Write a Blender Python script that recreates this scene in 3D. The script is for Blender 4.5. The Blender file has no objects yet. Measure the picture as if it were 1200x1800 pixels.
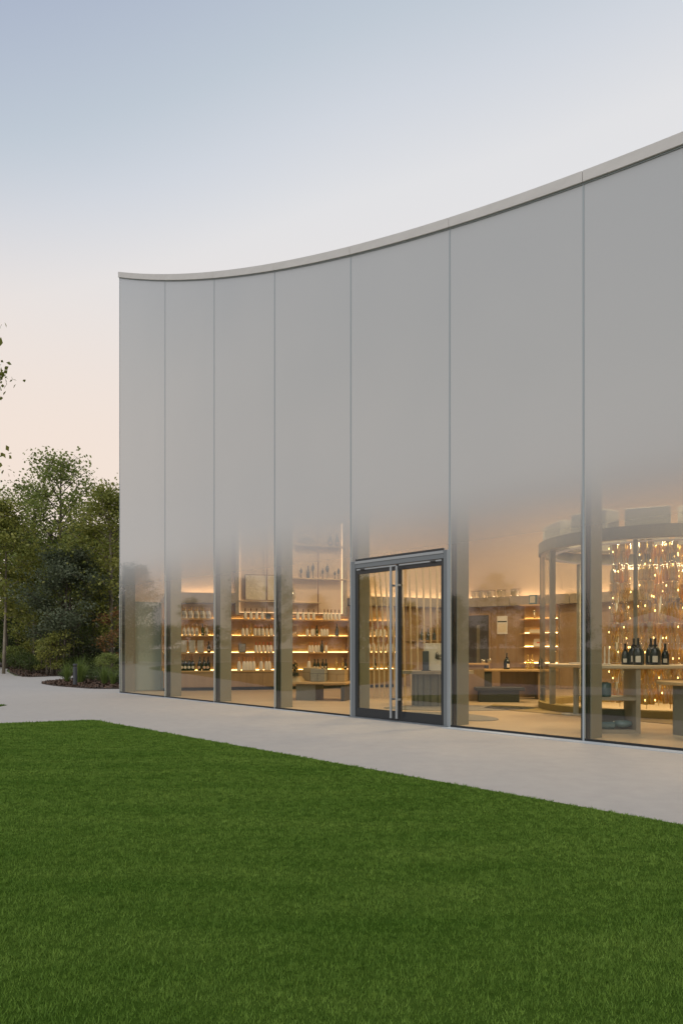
import bpy, bmesh, math, random
import numpy as np
from mathutils import Vector, Matrix

R = math.radians
rng = random.Random(7)
scene = bpy.context.scene
COL = scene.collection

# ------------------------------------------------------------------ camera
FPX = 1250.0                      # focal length in pixels of a 1200 px wide frame
CAM_H = 1.2
cam = bpy.data.cameras.new('camera')
cam.sensor_fit = 'HORIZONTAL'; cam.sensor_width = 36.0
cam.lens = FPX / 1200.0 * 36.0
cam.shift_y = 239.0 / 1200.0
cam.clip_start = 0.05; cam.clip_end = 3000
cam_o = bpy.data.objects.new('camera', cam)
cam_o.location = (0, 0, CAM_H); cam_o.rotation_euler = (R(90), 0, 0)
COL.objects.link(cam_o); scene.camera = cam_o

# ------------------------------------------------------------------ world: dusk sky
def lin(r, g, b):
    f = lambda c: (c/255/12.92) if c/255 <= .04045 else ((c/255+.055)/1.055)**2.4
    return (f(r), f(g), f(b), 1)

world = bpy.data.worlds.new('World'); scene.world = world; world.use_nodes = True
SUN_EL, SUN_AZ = 52.0, 205.0       # soft sky light direction (azimuth clockwise from +Y)
def build_world():
    nt = world.node_tree; N = nt.nodes; L = nt.links; N.clear()
    out = N.new('ShaderNodeOutputWorld'); bg = N.new('ShaderNodeBackground')
    tc = N.new('ShaderNodeTexCoord'); sx = N.new('ShaderNodeSeparateXYZ')
    L.new(tc.outputs['Generated'], sx.inputs[0])
    def math_(op, a_, b_):
        n = N.new('ShaderNodeMath'); n.operation = op
        for i_, v_ in enumerate((a_, b_)):
            if isinstance(v_, (int, float)): n.inputs[i_].default_value = v_
            else: L.new(v_, n.inputs[i_])
        return n.outputs[0]
    X_, Z_ = sx.outputs['X'], sx.outputs['Z']
    bend = math_('SQRT', math_('ADD', math_('MULTIPLY', X_, X_), .01), 0.0)
    s_ = math_('ADD', math_('ADD', Z_, math_('MULTIPLY', X_, -.225)), math_('ADD', math_('MULTIPLY', bend, .125), -.0125))
    mr = N.new('ShaderNodeMapRange'); mr.inputs[1].default_value = -.4; mr.inputs[2].default_value = 1.2
    L.new(s_, mr.inputs[0])
    cr = N.new('ShaderNodeValToRGB'); L.new(mr.outputs[0], cr.inputs[0])
    stops = [(-.4, (236,234,234)), (.40, (235,233,233)), (.53, (231,231,233)), (.60, (214,219,227)), (.66, (196,206,217)), (.74, (177,188,207)), (1.1, (152,168,197))]
    e = cr.color_ramp.elements
    for i, (s, c) in enumerate(stops):
        el = e[i] if i < 2 else e.new((s+.4)/1.6)
        el.position = (s+.4)/1.6; el.color = lin(*c)
    sky = N.new('ShaderNodeTexSky'); sky.sky_type = 'NISHITA'; sky.sun_disc = False
    sky.sun_elevation = R(SUN_EL); sky.sun_rotation = R(SUN_AZ)
    sm = N.new('ShaderNodeVectorMath'); sm.operation = 'SCALE'; sm.inputs['Scale'].default_value = .08
    L.new(sky.outputs[0], sm.inputs[0])
    pk = N.new('ShaderNodeMapRange'); pk.interpolation_type = 'SMOOTHSTEP'
    pk.inputs[1].default_value = .56; pk.inputs[2].default_value = .20; L.new(sx.outputs['Z'], pk.inputs[0])
    pm = N.new('ShaderNodeMixRGB'); L.new(pk.outputs[0], pm.inputs[0]); L.new(cr.outputs[0], pm.inputs[1]); pm.inputs[2].default_value = lin(249,231,217)
    mx = N.new('ShaderNodeMixRGB'); mx.inputs[0].default_value = .06
    L.new(pm.outputs[0], mx.inputs[1]); L.new(sm.outputs[0], mx.inputs[2])
    L.new(mx.outputs[0], bg.inputs[0]); bg.inputs[1].default_value = 1.0
    L.new(bg.outputs[0], out.inputs[0])
build_world()

sun = bpy.data.lights.new('sun', 'SUN'); sun.energy = 1.9; sun.angle = R(60); sun.color = (1, .95, .9)
sun_o = bpy.data.objects.new('sun', sun); COL.objects.link(sun_o)
_az, _el = R(SUN_AZ), R(SUN_EL)
_sd = Vector((math.sin(_az)*math.cos(_el), math.cos(_az)*math.cos(_el), math.sin(_el)))
sun_o.rotation_euler = (-_sd).to_track_quat('-Z', 'Y').to_euler()

vs = scene.view_settings
vs.view_transform = 'Standard'; vs.look = 'None'; vs.exposure = 0.0; vs.gamma = 1.0; vs.use_curve_mapping = False
scene.render.engine = 'CYCLES'
cy = scene.cycles
cy.use_denoising = True
cy.max_bounces = 7; cy.diffuse_bounces = 3; cy.glossy_bounces = 3; cy.transmission_bounces = 4; cy.transparent_max_bounces = 32
cy.caustics_reflective = False; cy.caustics_refractive = False
cy.sample_clamp_indirect = 4.0

# ------------------------------------------------------------------ frame of the building
CX, CY = -5.92, 18.99              # left corner of the facade on the ground
BA = math.atan2(-.737, .676)       # facade direction
DU = Vector((math.cos(BA), math.sin(BA))); DV = Vector((-math.sin(BA), math.cos(BA)))
def W(u, v, z=0.0): return Vector((CX + DU.x*u + DV.x*v, CY + DU.y*u + DV.y*v, z))
def UV(x, y): return ((x-CX)*DU.x + (y-CY)*DU.y, (x-CX)*DV.x + (y-CY)*DV.y)
PW = 2.181; NP = 10
def US(i): return 0.0 if i == 0 else 2.455+PW*(i-1)
UEND = US(NP)
def roofz(u): return 6.7 + 4.4*(1-u/20.0)**2
WL = [(-5.72,19.30),(-4.6,20.0),(-3.2,20.25),(-1.2,20.78),(0.9,21.55),(3.7,22.7)]       # shop side wall, inner face
WR = [(3.7,22.7),(7.4,19.8),(12.2,14.4),(16.4,9.5)]                                     # back wall
def wall_y(x):
    P = WL
    for i in range(len(P)-1):
        if x <= P[i+1][0] or i == len(P)-2:
            a, b = P[i], P[i+1]; t = (x-a[0])/(b[0]-a[0]); return a[1]+(b[1]-a[1])*t
def on_wall(px, off):              # a spot along the shop wall, off metres in front of it
    x = (px-600)/FPX*20
    for _ in range(12): x = (px-600)/FPX*(wall_y(x)-off)
    return x, wall_y(x)-off
def at(px, py, Y): return Vector(((px-600)/FPX*Y, Y, CAM_H+(1139-py)/FPX*Y))

# ------------------------------------------------------------------ materials
MATS = {}
def new_mat(name):
    m = bpy.data.materials.new(name); m.use_nodes = True
    nt = m.node_tree; nt.nodes.clear(); MATS[name] = m
    return m, nt, nt.nodes, nt.links
def pbr(name, col, rough=.6, metal=0., spec=.5, noise=None, bump=None, emit=None):
    """noise=(scale, col2, stretch) ; bump=(scale, strength, distance)"""
    m, nt, N, L = new_mat(name)
    out = N.new('ShaderNodeOutputMaterial'); p = N.new('ShaderNodeBsdfPrincipled'); L.new(p.outputs[0], out.inputs[0])
    p.inputs['Base Color'].default_value = (*col, 1); p.inputs['Roughness'].default_value = rough
    p.inputs['Metallic'].default_value = metal; p.inputs['Specular IOR Level'].default_value = spec
    tc = N.new('ShaderNodeTexCoord')
    if noise:
        mp = N.new('ShaderNodeMapping'); L.new(tc.outputs['Object'], mp.inputs[0])
        mp.inputs['Scale'].default_value = noise[2] if len(noise) > 2 else (1, 1, 1)
        nz = N.new('ShaderNodeTexNoise'); nz.inputs['Scale'].default_value = noise[0]; nz.inputs['Detail'].default_value = 6
        nz.inputs['Roughness'].default_value = .6
        L.new(mp.outputs[0], nz.inputs[0])
        r = N.new('ShaderNodeValToRGB'); r.color_ramp.elements[0].position = .32; r.color_ramp.elements[1].position = .68
        r.color_ramp.elements[0].color = (*noise[1], 1); r.color_ramp.elements[1].color = (*col, 1)
        L.new(nz.outputs[0], r.inputs[0]); L.new(r.outputs[0], p.inputs['Base Color'])
    if bump:
        nb = N.new('ShaderNodeTexNoise'); nb.inputs['Scale'].default_value = bump[0]; nb.inputs['Detail'].default_value = 8
        L.new(tc.outputs['Object'], nb.inputs[0])
        bp = N.new('ShaderNodeBump'); bp.inputs['Strength'].default_value = bump[1]; bp.inputs['Distance'].default_value = bump[2]
        L.new(nb.outputs[0], bp.inputs['Height']); L.new(bp.outputs[0], p.inputs['Normal'])
    if emit:
        p.inputs['Emission Color'].default_value = (*emit[0], 1); p.inputs['Emission Strength'].default_value = emit[1]
    return m
def emitter(name, col, s):
    m, nt, N, L = new_mat(name)
    out = N.new('ShaderNodeOutputMaterial'); e = N.new('ShaderNodeEmission')
    e.inputs[0].default_value = (*col, 1); e.inputs[1].default_value = s; L.new(e.outputs[0], out.inputs[0]); return m
def thin_glass(name, tint, refl=1.6, frit=False, solid=None, rough=0.0):
    m, nt, N, L = new_mat(name)
    out = N.new('ShaderNodeOutputMaterial')
    tr = N.new('ShaderNodeBsdfTransparent'); tr.inputs[0].default_value = (*tint, 1)
    gl = N.new('ShaderNodeBsdfGlossy'); gl.inputs['Roughness'].default_value = rough; gl.inputs[0].default_value = (.97, .99, 1, 1)
    lw = N.new('ShaderNodeLayerWeight'); lw.inputs[0].default_value = .5      # Schlick's curve, the same from both sides
    pw = N.new('ShaderNodeMath'); pw.operation = 'POWER'; pw.inputs[1].default_value = 5; L.new(lw.outputs['Facing'], pw.inputs[0])
    ma = N.new('ShaderNodeMath'); ma.operation = 'MULTIPLY_ADD'; ma.inputs[1].default_value = .96; ma.inputs[2].default_value = .04; L.new(pw.outputs[0], ma.inputs[0])
    mu = N.new('ShaderNodeMath'); mu.operation = 'MULTIPLY'; mu.inputs[1].default_value = refl; mu.use_clamp = True
    L.new(ma.outputs[0], mu.inputs[0])
    base = tr
    if frit:
        wt = N.new('ShaderNodeTexCoord'); wn = N.new('ShaderNodeTexNoise'); wn.inputs['Scale'].default_value = .9; wn.inputs['Detail'].default_value = 1
        wb = N.new('ShaderNodeBump'); wb.inputs['Strength'].default_value = .35; wb.inputs['Distance'].default_value = .004     # slight waviness of the panes
        L.new(wt.outputs['Object'], wn.inputs[0]); L.new(wn.outputs[0], wb.inputs['Height']); L.new(wb.outputs[0], gl.inputs['Normal'])
        geo = N.new('ShaderNodeNewGeometry'); sp = N.new('ShaderNodeSeparateXYZ'); L.new(geo.outputs['Position'], sp.inputs[0])
        mr = N.new('ShaderNodeMapRange'); mr.inputs[1].default_value = 1.6; mr.inputs[2].default_value = 4.4
        L.new(sp.outputs['Z'], mr.inputs[0])
        cr = N.new('ShaderNodeValToRGB'); L.new(mr.outputs[0], cr.inputs[0])
        cr.color_ramp.interpolation = 'B_SPLINE'
        st = [(1.6,0),(2.0,.06),(2.4,.19),(2.7,.38),(3.0,.62),(3.3,.84),(3.65,.97),(4.3,1)]
        e = cr.color_ramp.elements
        for i, (z, a) in enumerate(st):
            el = e[i] if i < 2 else e.new((z-1.6)/2.8)
            el.position = (z-1.6)/2.8; el.color = (a, a, a, 1)
        df = N.new('ShaderNodeBsdfDiffuse')
        # faint cloudiness of the ceramic print
        tc = N.new('ShaderNodeTexCoord'); nz = N.new('ShaderNodeTexNoise'); nz.inputs['Scale'].default_value = .35; nz.inputs['Detail'].default_value = 2
        L.new(tc.outputs['Object'], nz.inputs[0])
        c2 = N.new('ShaderNodeMixRGB'); L.new(nz.outputs[0], c2.inputs[0])
        c2.inputs[1].default_value = (.405, .424, .438, 1); c2.inputs[2].default_value = (.466, .474, .478, 1)
        L.new(c2.outputs[0], df.inputs[0])
        mx = N.new('ShaderNodeMixShader'); L.new(cr.outputs[0], mx.inputs[0]); L.new(tr.outputs[0], mx.inputs[1]); L.new(df.outputs[0], mx.inputs[2])
        base = mx
    if solid:
        pb = N.new('ShaderNodeBsdfPrincipled'); pb.inputs['Base Color'].default_value = (*solid[0], 1); pb.inputs['Roughness'].default_value = .2
        ms = N.new('ShaderNodeMixShader'); ms.inputs[0].default_value = solid[1]; L.new(base.outputs[0], ms.inputs[1]); L.new(pb.outputs[0], ms.inputs[2]); base = ms
    m2 = N.new('ShaderNodeMixShader'); L.new(mu.outputs[0], m2.inputs[0]); L.new(base.outputs[0], m2.inputs[1]); L.new(gl.outputs[0], m2.inputs[2])
    L.new(m2.outputs[0], out.inputs[0])
    return m

thin_glass('facade_glass', (.90,.925,.90), 1.9, frit=True)
thin_glass('clear_back', (.97,.98,.97), 0.0)
thin_glass('door_glass', (.90,.93,.90), 1.9)
thin_glass('case_glass', (.93,.93,.91), 1.2)
thin_glass('amber_glass', (.92,.74,.34), 4, solid=((.80,.43,.02), .60))
thin_glass('gold_glass', (.94,.84,.50), 4, solid=((.76,.50,.06), .45))
thin_glass('clear_glass', (.94,.94,.88), 4, solid=((.6,.57,.48), .25))
pbr('cornice_white', (.53,.525,.515), .6, noise=(2, (.48,.475,.465), (1,1,3)))
pbr('seam_grey', (.29,.335,.36), .5)
pbr('black_metal', (.012,.014,.016), .35)
pbr('fin_paint', (.21,.202,.155), .7)
pbr('aluminium', (.165,.19,.21), .38, metal=.35)
pbr('aluminium_light', (.31,.345,.37), .35, metal=.4)
pbr('dark_frame', (.02,.025,.03), .3)
pbr('sill_metal', (.36,.41,.46), .5, noise=(40, (.30,.35,.40)))
pbr('wood', (.34,.225,.125), .5, noise=(5, (.27,.175,.095), (1,1,.12)))
pbr('wood_light', (.52,.34,.155), .5, noise=(5, (.44,.27,.11), (1,1,.12)))
pbr('wood_grey', (.33,.28,.20), .55, noise=(5, (.27,.22,.155), (1,1,.15)))
pbr('wood_pale', (.56,.45,.30), .5, noise=(4, (.48,.37,.23), (.15,1,1)))
pbr('plaster', (.66,.52,.39), .9)
pbr('pale_panel', (.27,.31,.27), .7)
pbr('interior_floor', (.52,.40,.26), .35, noise=(1.2, (.46,.34,.21), (.4,2.5,1)))
pbr('roof', (.45,.44,.42), .8)
pbr('outer_wall', (.55,.53,.50), .8)
pbr('white_sleeve', (.78,.74,.66), .6)
pbr('foil_brown', (.19,.085,.03), .35)
pbr('foil_orange', (.60,.24,.06), .35)
pbr('foil_red', (.55,.12,.05), .35)
pbr('foil_gold', (.62,.40,.12), .3, metal=.6)
pbr('foil_black', (.015,.015,.017), .4)
pbr('bottle_dark', (.010,.014,.010), .12)
pbr('bottle_green', (.045,.055,.008), .12)
pbr('bottle_grey', (.09,.10,.10), .25, noise=(60, (.03,.035,.035)))
pbr('label_cream', (.70,.62,.48), .6)
pbr('label_rose', (.62,.42,.30), .6)
pbr('box_grey', (.47,.43,.35), .7, noise=(20, (.42,.38,.30)))
pbr('box_wood', (.50,.36,.185), .6, noise=(6, (.42,.29,.14), (.2,1,1)))
pbr('box_stone', (.36,.335,.27), .8, noise=(30, (.27,.25,.20)))
pbr('dark_drum', (.060,.055,.042), .6)
pbr('drum_olive', (.17,.155,.115), .6)
pbr('bench_dark', (.030,.032,.028), .6)
pbr('white_paint', (.70,.68,.64), .5)
pbr('art_paper', (.66,.58,.44), .9, bump=(14, .8, .03))
pbr('photo_grey', (.16,.17,.17), .5, noise=(40, (.40,.40,.38)))
pbr('ring_metal', (.27,.265,.23), .5)
pbr('ring_box', (.48,.49,.46), .6)
pbr('rug_mustard', (.24,.165,.05), .95)
pbr('rug_grey', (.20,.18,.15), .95)
pbr('screen_dark', (.03,.032,.04), .2)
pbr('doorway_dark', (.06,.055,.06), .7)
pbr('teal_glass', (.10,.16,.16), .15)
pbr('bollard_metal', (.045,.052,.06), .5)
pbr('bark', (.12,.10,.075), .9, noise=(8, (.06,.05,.04), (1,1,.25)), bump=(20, .6, .02))
pbr('bark_pale', (.26,.23,.175), .9, noise=(8, (.14,.12,.09), (1,1,.25)), bump=(20, .6, .02))
pbr('soil', (.10,.125,.04), .95, noise=(1.5, (.075,.095,.03)))
pbr('mulch', (.055,.036,.026), .95, noise=(14, (.025,.016,.012)), bump=(30, 1., .03))
pbr('mulch_chip', (.12,.075,.05), .95, noise=(9, (.05,.03,.02)))
pbr('canvas_white', (.8,.79,.77), .8)
emitter('led_warm', (1,.64,.27), 21)
emitter('soffit_glow', (1,.66,.42), .35)
emitter('led_soft', (1,.60,.30), 2.2)
emitter('led_cove', (1,.64,.36), 20)
emitter('glint_gold', (1,.62,.20), 10)

def paving_mat():
    m, nt, N, L = new_mat('paving')
    out = N.new('ShaderNodeOutputMaterial'); p = N.new('ShaderNodeBsdfPrincipled'); L.new(p.outputs[0], out.inputs[0])
    p.inputs['Roughness'].default_value = .85; p.inputs['Specular IOR Level'].default_value = .25
    tc = N.new('ShaderNodeTexCoord')
    def nz(scale, det, ro=.6):
        n = N.new('ShaderNodeTexNoise'); n.inputs['Scale'].default_value = scale; n.inputs['Detail'].default_value = det
        n.inputs['Roughness'].default_value = ro; L.new(tc.outputs['Object'], n.inputs[0]); return n
    a = nz(.35, 4); b = nz(5, 8, .7); c = nz(160, 3)
    r1 = N.new('ShaderNodeMixRGB'); L.new(a.outputs[0], r1.inputs[0]); r1.inputs[1].default_value = (.365,.350,.325,1); r1.inputs[2].default_value = (.420,.400,.372,1)
    r2 = N.new('ShaderNodeMixRGB'); r2.blend_type = 'MULTIPLY'; r2.inputs[0].default_value = .38; L.new(r1.outputs[0], r2.inputs[1])
    cb = N.new('ShaderNodeValToRGB'); cb.color_ramp.elements[0].position = .3; cb.color_ramp.elements[1].position = .7
    cb.color_ramp.elements[0].color = (.72,.72,.72,1); L.new(b.outputs[0], cb.inputs[0]); L.new(cb.outputs[0], r2.inputs[2])
    r3 = N.new('ShaderNodeMixRGB'); r3.blend_type = 'MULTIPLY'; r3.inputs[0].default_value = .3; L.new(r2.outputs[0], r3.inputs[1])
    cc = N.new('ShaderNodeValToRGB'); cc.color_ramp.elements[0].position = .35; cc.color_ramp.elements[1].position = .6
    cc.color_ramp.elements[0].color = (.6,.58,.55,1); L.new(c.outputs[0], cc.inputs[0]); L.new(cc.outputs[0], r3.inputs[2])
    L.new(r3.outputs[0], p.inputs['Base Color'])
    bp = N.new('ShaderNodeBump'); bp.inputs['Strength'].default_value = .25; bp.inputs['Distance'].default_value = .004
    L.new(c.outputs[0], bp.inputs['Height']); L.new(bp.outputs[0], p.inputs['Normal'])
paving_mat()

def leaf_mat(name, c1, c2, c3, trans=.45, rough=.55):
    m, nt, N, L = new_mat(name)
    out = N.new('ShaderNodeOutputMaterial'); p = N.new('ShaderNodeBsdfPrincipled')
    p.inputs['Roughness'].default_value = rough; p.inputs['Specular IOR Level'].default_value = .35
    at_ = N.new('ShaderNodeAttribute'); at_.attribute_name = 'rnd'
    r = N.new('ShaderNodeValToRGB'); e = r.color_ramp.elements
    e[0].color = (*c1, 1); e[1].color = (*c3, 1); k = e.new(.5); k.color = (*c2, 1)
    L.new(at_.outputs['Fac'], r.inputs[0]); L.new(r.outputs[0], p.inputs['Base Color'])
    t = N.new('ShaderNodeBsdfTranslucent'); L.new(r.outputs[0], t.inputs[0])
    mx = N.new('ShaderNodeMixShader'); mx.inputs[0].default_value = trans
    L.new(p.outputs[0], mx.inputs[1]); L.new(t.outputs[0], mx.inputs[2]); L.new(mx.outputs[0], out.inputs[0])
leaf_mat('leaf_green', (.12,.165,.036), (.195,.24,.060), (.29,.33,.095))
leaf_mat('leaf_yellow', (.135,.16,.032), (.215,.235,.050), (.33,.325,.080))
leaf_mat('leaf_dark', (.042,.072,.018), (.075,.112,.028), (.125,.16,.045))
leaf_mat('leaf_blue', (.060,.080,.045), (.10,.125,.070), (.155,.18,.105))
leaf_mat('leaf_rust', (.17,.085,.035), (.25,.13,.05), (.20,.16,.055))
leaf_mat('leaf_grass', (.09,.14,.03), (.14,.20,.045), (.20,.25,.07))

def lawn_mat(name, blade):
    m, nt, N, L = new_mat(name)
    out = N.new('ShaderNodeOutputMaterial'); p = N.new('ShaderNodeBsdfPrincipled')
    p.inputs['Roughness'].default_value = .65 if blade else 1.0; p.inputs['Specular IOR Level'].default_value = .2 if blade else 0.0
    tc = N.new('ShaderNodeTexCoord')
    a = N.new('ShaderNodeTexNoise'); a.inputs['Scale'].default_value = 1.1; a.inputs['Detail'].default_value = 5; a.inputs['Roughness'].default_value = .65
    mp = N.new('ShaderNodeMapping'); mp.inputs['Scale'].default_value = (.55, 2.2, 1); mp.inputs['Rotation'].default_value = (0, 0, R(12))
    L.new(tc.outputs['Object'], mp.inputs[0]); L.new(mp.outputs[0], a.inputs[0])
    r = N.new('ShaderNodeValToRGB'); e = r.color_ramp.elements; e[0].position = .3; e[1].position = .72
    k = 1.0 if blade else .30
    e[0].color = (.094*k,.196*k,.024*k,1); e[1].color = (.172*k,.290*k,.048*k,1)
    L.new(a.outputs[0], r.inputs[0])
    if blade:
        at_ = N.new('ShaderNodeAttribute'); at_.attribute_name = 'rnd'
        r2 = N.new('ShaderNodeValToRGB'); e2 = r2.color_ramp.elements
        e2[0].color = (.55,.62,.5,1); e2[1].color = (1.5,1.35,1.5,1)
        L.new(at_.outputs['Fac'], r2.inputs[0])
        mu = N.new('ShaderNodeMixRGB'); mu.blend_type = 'MULTIPLY'; mu.inputs[0].default_value = 1
        L.new(r.outputs[0], mu.inputs[1]); L.new(r2.outputs[0], mu.inputs[2])
        L.new(mu.outputs[0], p.inputs['Base Color'])
        t = N.new('ShaderNodeBsdfTranslucent'); L.new(mu.outputs[0], t.inputs[0])
        mx = N.new('ShaderNodeMixShader'); mx.inputs[0].default_value = .3
        L.new(p.outputs[0], mx.inputs[1]); L.new(t.outputs[0], mx.inputs[2]); L.new(mx.outputs[0], out.inputs[0])
    else:
        L.new(r.outputs[0], p.inputs['Base Color']); L.new(p.outputs[0], out.inputs[0])
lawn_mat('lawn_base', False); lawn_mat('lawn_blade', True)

# ------------------------------------------------------------------ mesh helpers
class MB:
    """collects geometry for one mesh object"""
    def __init__(s): s.v = []; s.f = []; s.mi = []
    def add(s, vs, fs, mi=0):
        o = len(s.v); s.v += [tuple(p) for p in vs]; s.f += [tuple(o+i for i in f) for f in fs]; s.mi += [mi]*len(fs); return s
    def box(s, x0, x1, y0, y1, z0, z1, mi=0, M=None):
        vs = [Vector((x, y, z)) for z in (z0, z1) for x, y in ((x0,y0),(x1,y0),(x1,y1),(x0,y1))]
        if M: vs = [M @ p for p in vs]
        return s.add(vs, [(0,3,2,1),(4,5,6,7),(0,1,5,4),(1,2,6,5),(2,3,7,6),(3,0,4,7)], mi)
    def lathe(s, prof, n=14, c=(0,0,0), mi=0, M=None):
        vs = []
        for r, z in prof:
            for i in range(n):
                a = 2*math.pi*i/n; vs.append(Vector((c[0]+r*math.cos(a), c[1]+r*math.sin(a), c[2]+z)))
        if M: vs = [M @ p for p in vs]
        fs = [(k*n+i, k*n+(i+1) % n, (k+1)*n+(i+1) % n, (k+1)*n+i) for k in range(len(prof)-1) for i in range(n)]
        fs.append(tuple(reversed(range(n)))); fs.append(tuple((len(prof)-1)*n+i for i in range(n)))
        return s.add(vs, fs, mi)
    def tube(s, pts, rad, n=8, mi=0):
        pts = [Vector(p) for p in pts]
        if not isinstance(rad, (list, tuple)): rad = [rad]*len(pts)
        vs = []
        for k, p in enumerate(pts):
            d = (pts[min(k+1, len(pts)-1)] - pts[max(k-1, 0)]).normalized()
            a = d.orthogonal().normalized() if abs(d.z) > .95 else d.cross(Vector((0,0,1))).normalized()
            if abs(d.z) > .95: a = Vector((1,0,0)) - d*d.x; a.normalize()
            b = d.cross(a)
            for i in range(n):
                t = 2*math.pi*i/n; vs.append(p + (a*math.cos(t)+b*math.sin(t))*rad[k])
        fs = [(k*n+i, k*n+(i+1) % n, (k+1)*n+(i+1) % n, (k+1)*n+i) for k in range(len(pts)-1) for i in range(n)]
        fs.append(tuple(reversed(range(n)))); fs.append(tuple((len(pts)-1)*n+i for i in range(n)))
        return s.add(vs, fs, mi)
    def strip(s, A, B, z0, z1, mi=0):
        """solid between plan polylines A and B; z0/z1 numbers or per-point lists"""
        n = len(A)
        if not isinstance(z0, (list, tuple)): z0 = [z0]*n
        if not isinstance(z1, (list, tuple)): z1 = [z1]*n
        vs = []
        for i in range(n):
            vs += [(A[i][0],A[i][1],z0[i]), (B[i][0],B[i][1],z0[i]), (B[i][0],B[i][1],z1[i]), (A[i][0],A[i][1],z1[i])]
        fs = [(0,1,2,3), tuple((n-1)*4+k for k in (3,2,1,0))]
        for i in range(n-1):
            for k in range(4): fs.append((i*4+k, (i+1)*4+k, (i+1)*4+(k+1) % 4, i*4+(k+1) % 4))
        return s.add(vs, fs, mi)
    def poly(s, pts, z0, z1, mi=0):
        n = len(pts); vs = [(p[0],p[1],z0) for p in pts]+[(p[0],p[1],z1) for p in pts]
        return s.add(vs, [tuple(reversed(range(n))), tuple(range(n, 2*n))]+[(i,(i+1) % n,n+(i+1) % n,n+i) for i in range(n)], mi)
    def mesh(s, name, mats, smooth=False, bevel=0):
        me = bpy.data.meshes.new(name); me.from_pydata(s.v, [], s.f)
        for m in (mats if isinstance(mats, (list, tuple)) else [mats]): me.materials.append(MATS[m])
        if len(set(s.mi)) > 1: me.polygons.foreach_set('material_index', s.mi)
        bm = bmesh.new(); bm.from_mesh(me); bmesh.ops.recalc_face_normals(bm, faces=bm.faces)
        if bevel: bmesh.ops.bevel(bm, geom=list(bm.edges), offset=bevel, segments=1, affect='EDGES', clamp_overlap=True)
        bm.to_mesh(me); bm.free()
        if smooth: me.polygons.foreach_set('use_smooth', [True]*len(me.polygons))
        me.update(); return me
    def build(s, name, mats, parent=None, smooth=False, bevel=0, loc=None, rot=None):
        return put(name, s.mesh(name, mats, smooth, bevel), parent, loc, rot)

def put(name, me, parent=None, loc=None, rot=None):
    o = bpy.data.objects.new(name, me); COL.objects.link(o)
    if parent is not None: o.parent = parent
    if loc is not None: o.location = loc
    if rot is not None: o.rotation_euler = rot if isinstance(rot, (tuple, list)) else (0, 0, rot)
    return o
def tag(o, label, cat, group=None):
    o['label'] = label; o['category'] = cat
    if group: o['group'] = group
    return o
def thing(name, label, cat, loc=(0,0,0), rz=0, group=None):
    return tag(put(name, None, None, loc, rz), label, cat, group)
def kind(o, k): o['kind'] = k; return o
def copy_tree(o, parent=None):
    c = o.copy(); COL.objects.link(c); c.parent = parent
    for ch in o.children: copy_tree(ch, c)
    return c
def bx(x0, x1, y0, y1, z0, z1): return MB().box(x0, x1, y0, y1, z0, z1)

# ================================================================== GROUND
kind(MB().poly([(-900,-400),(900,-400),(900,1500),(-900,1500)], -.4, -.03).build('ground', 'soil'), 'structure')
kind(MB().poly([(-48,-30),(34,-30),(34,32.5),(-9.9,33.2),(-11.2,31.2),(-12.7,29.0),(-14.0,30.5),(-17.2,36.5),(-21,45),(-32,50),(-48,52)], -.2, 0).build('paving', 'paving'), 'structure')

# curved planting beds
def smooth_poly(pts, k=6):
    n = len(pts); out = []
    for i in range(n):
        p0, p1, p2, p3 = (Vector(pts[(i+j) % n]) for j in (-1,0,1,2))
        for t in range(k):
            t /= k
            out.append(.5*((2*p1)+(-p0+p2)*t+(2*p0-5*p1+4*p2-p3)*t*t+(-p0+3*p1-3*p2+p3)*t**3))
    return [(p.x, p.y) for p in out]
BED1 = smooth_poly([(-10.0,26.6),(-10.25,24.4),(-9.2,22.6),(-8.1,21.5),(-7.0,20.75),(-5.0,21.2),(-4.6,24.0),(-7.2,27.6),(-9.3,27.9)])
kind(MB().poly(BED1, -.1, .02).build('planting_bed', 'mulch'), 'structure')
BED2 = [(-9.4,33.0),(-10.6,31.6),(-11.4,30.8),(-12.6,29.2),(-13.2,29.4),(-14.2,31.2),(-16.4,35.2),(-19.4,41.5),(-22,45.5),(-34,51),(-34,70),(20,70),(20,33.0)]
kind(MB().poly(BED2, -.1, .025).build('planting_bed', 'mulch'), 'structure')

# lawns
LAWN = [W(6.6,-3.56).to_2d(), W(24,-3.56).to_2d(), W(24,-25).to_2d(), Vector((-7.4,-12)), Vector((-6.6,3)), W(6.12,-4.87).to_2d()]
LAWN = [(p.x, p.y) for p in LAWN]
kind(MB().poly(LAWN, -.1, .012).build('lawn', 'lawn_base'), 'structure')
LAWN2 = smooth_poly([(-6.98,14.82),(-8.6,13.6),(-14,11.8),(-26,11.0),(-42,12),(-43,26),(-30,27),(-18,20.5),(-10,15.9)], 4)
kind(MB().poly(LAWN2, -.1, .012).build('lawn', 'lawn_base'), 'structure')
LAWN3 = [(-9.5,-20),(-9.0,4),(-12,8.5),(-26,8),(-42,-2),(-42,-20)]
kind(MB().poly(LAWN3, -.1, .012).build('lawn', 'lawn_base'), 'structure')

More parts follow.
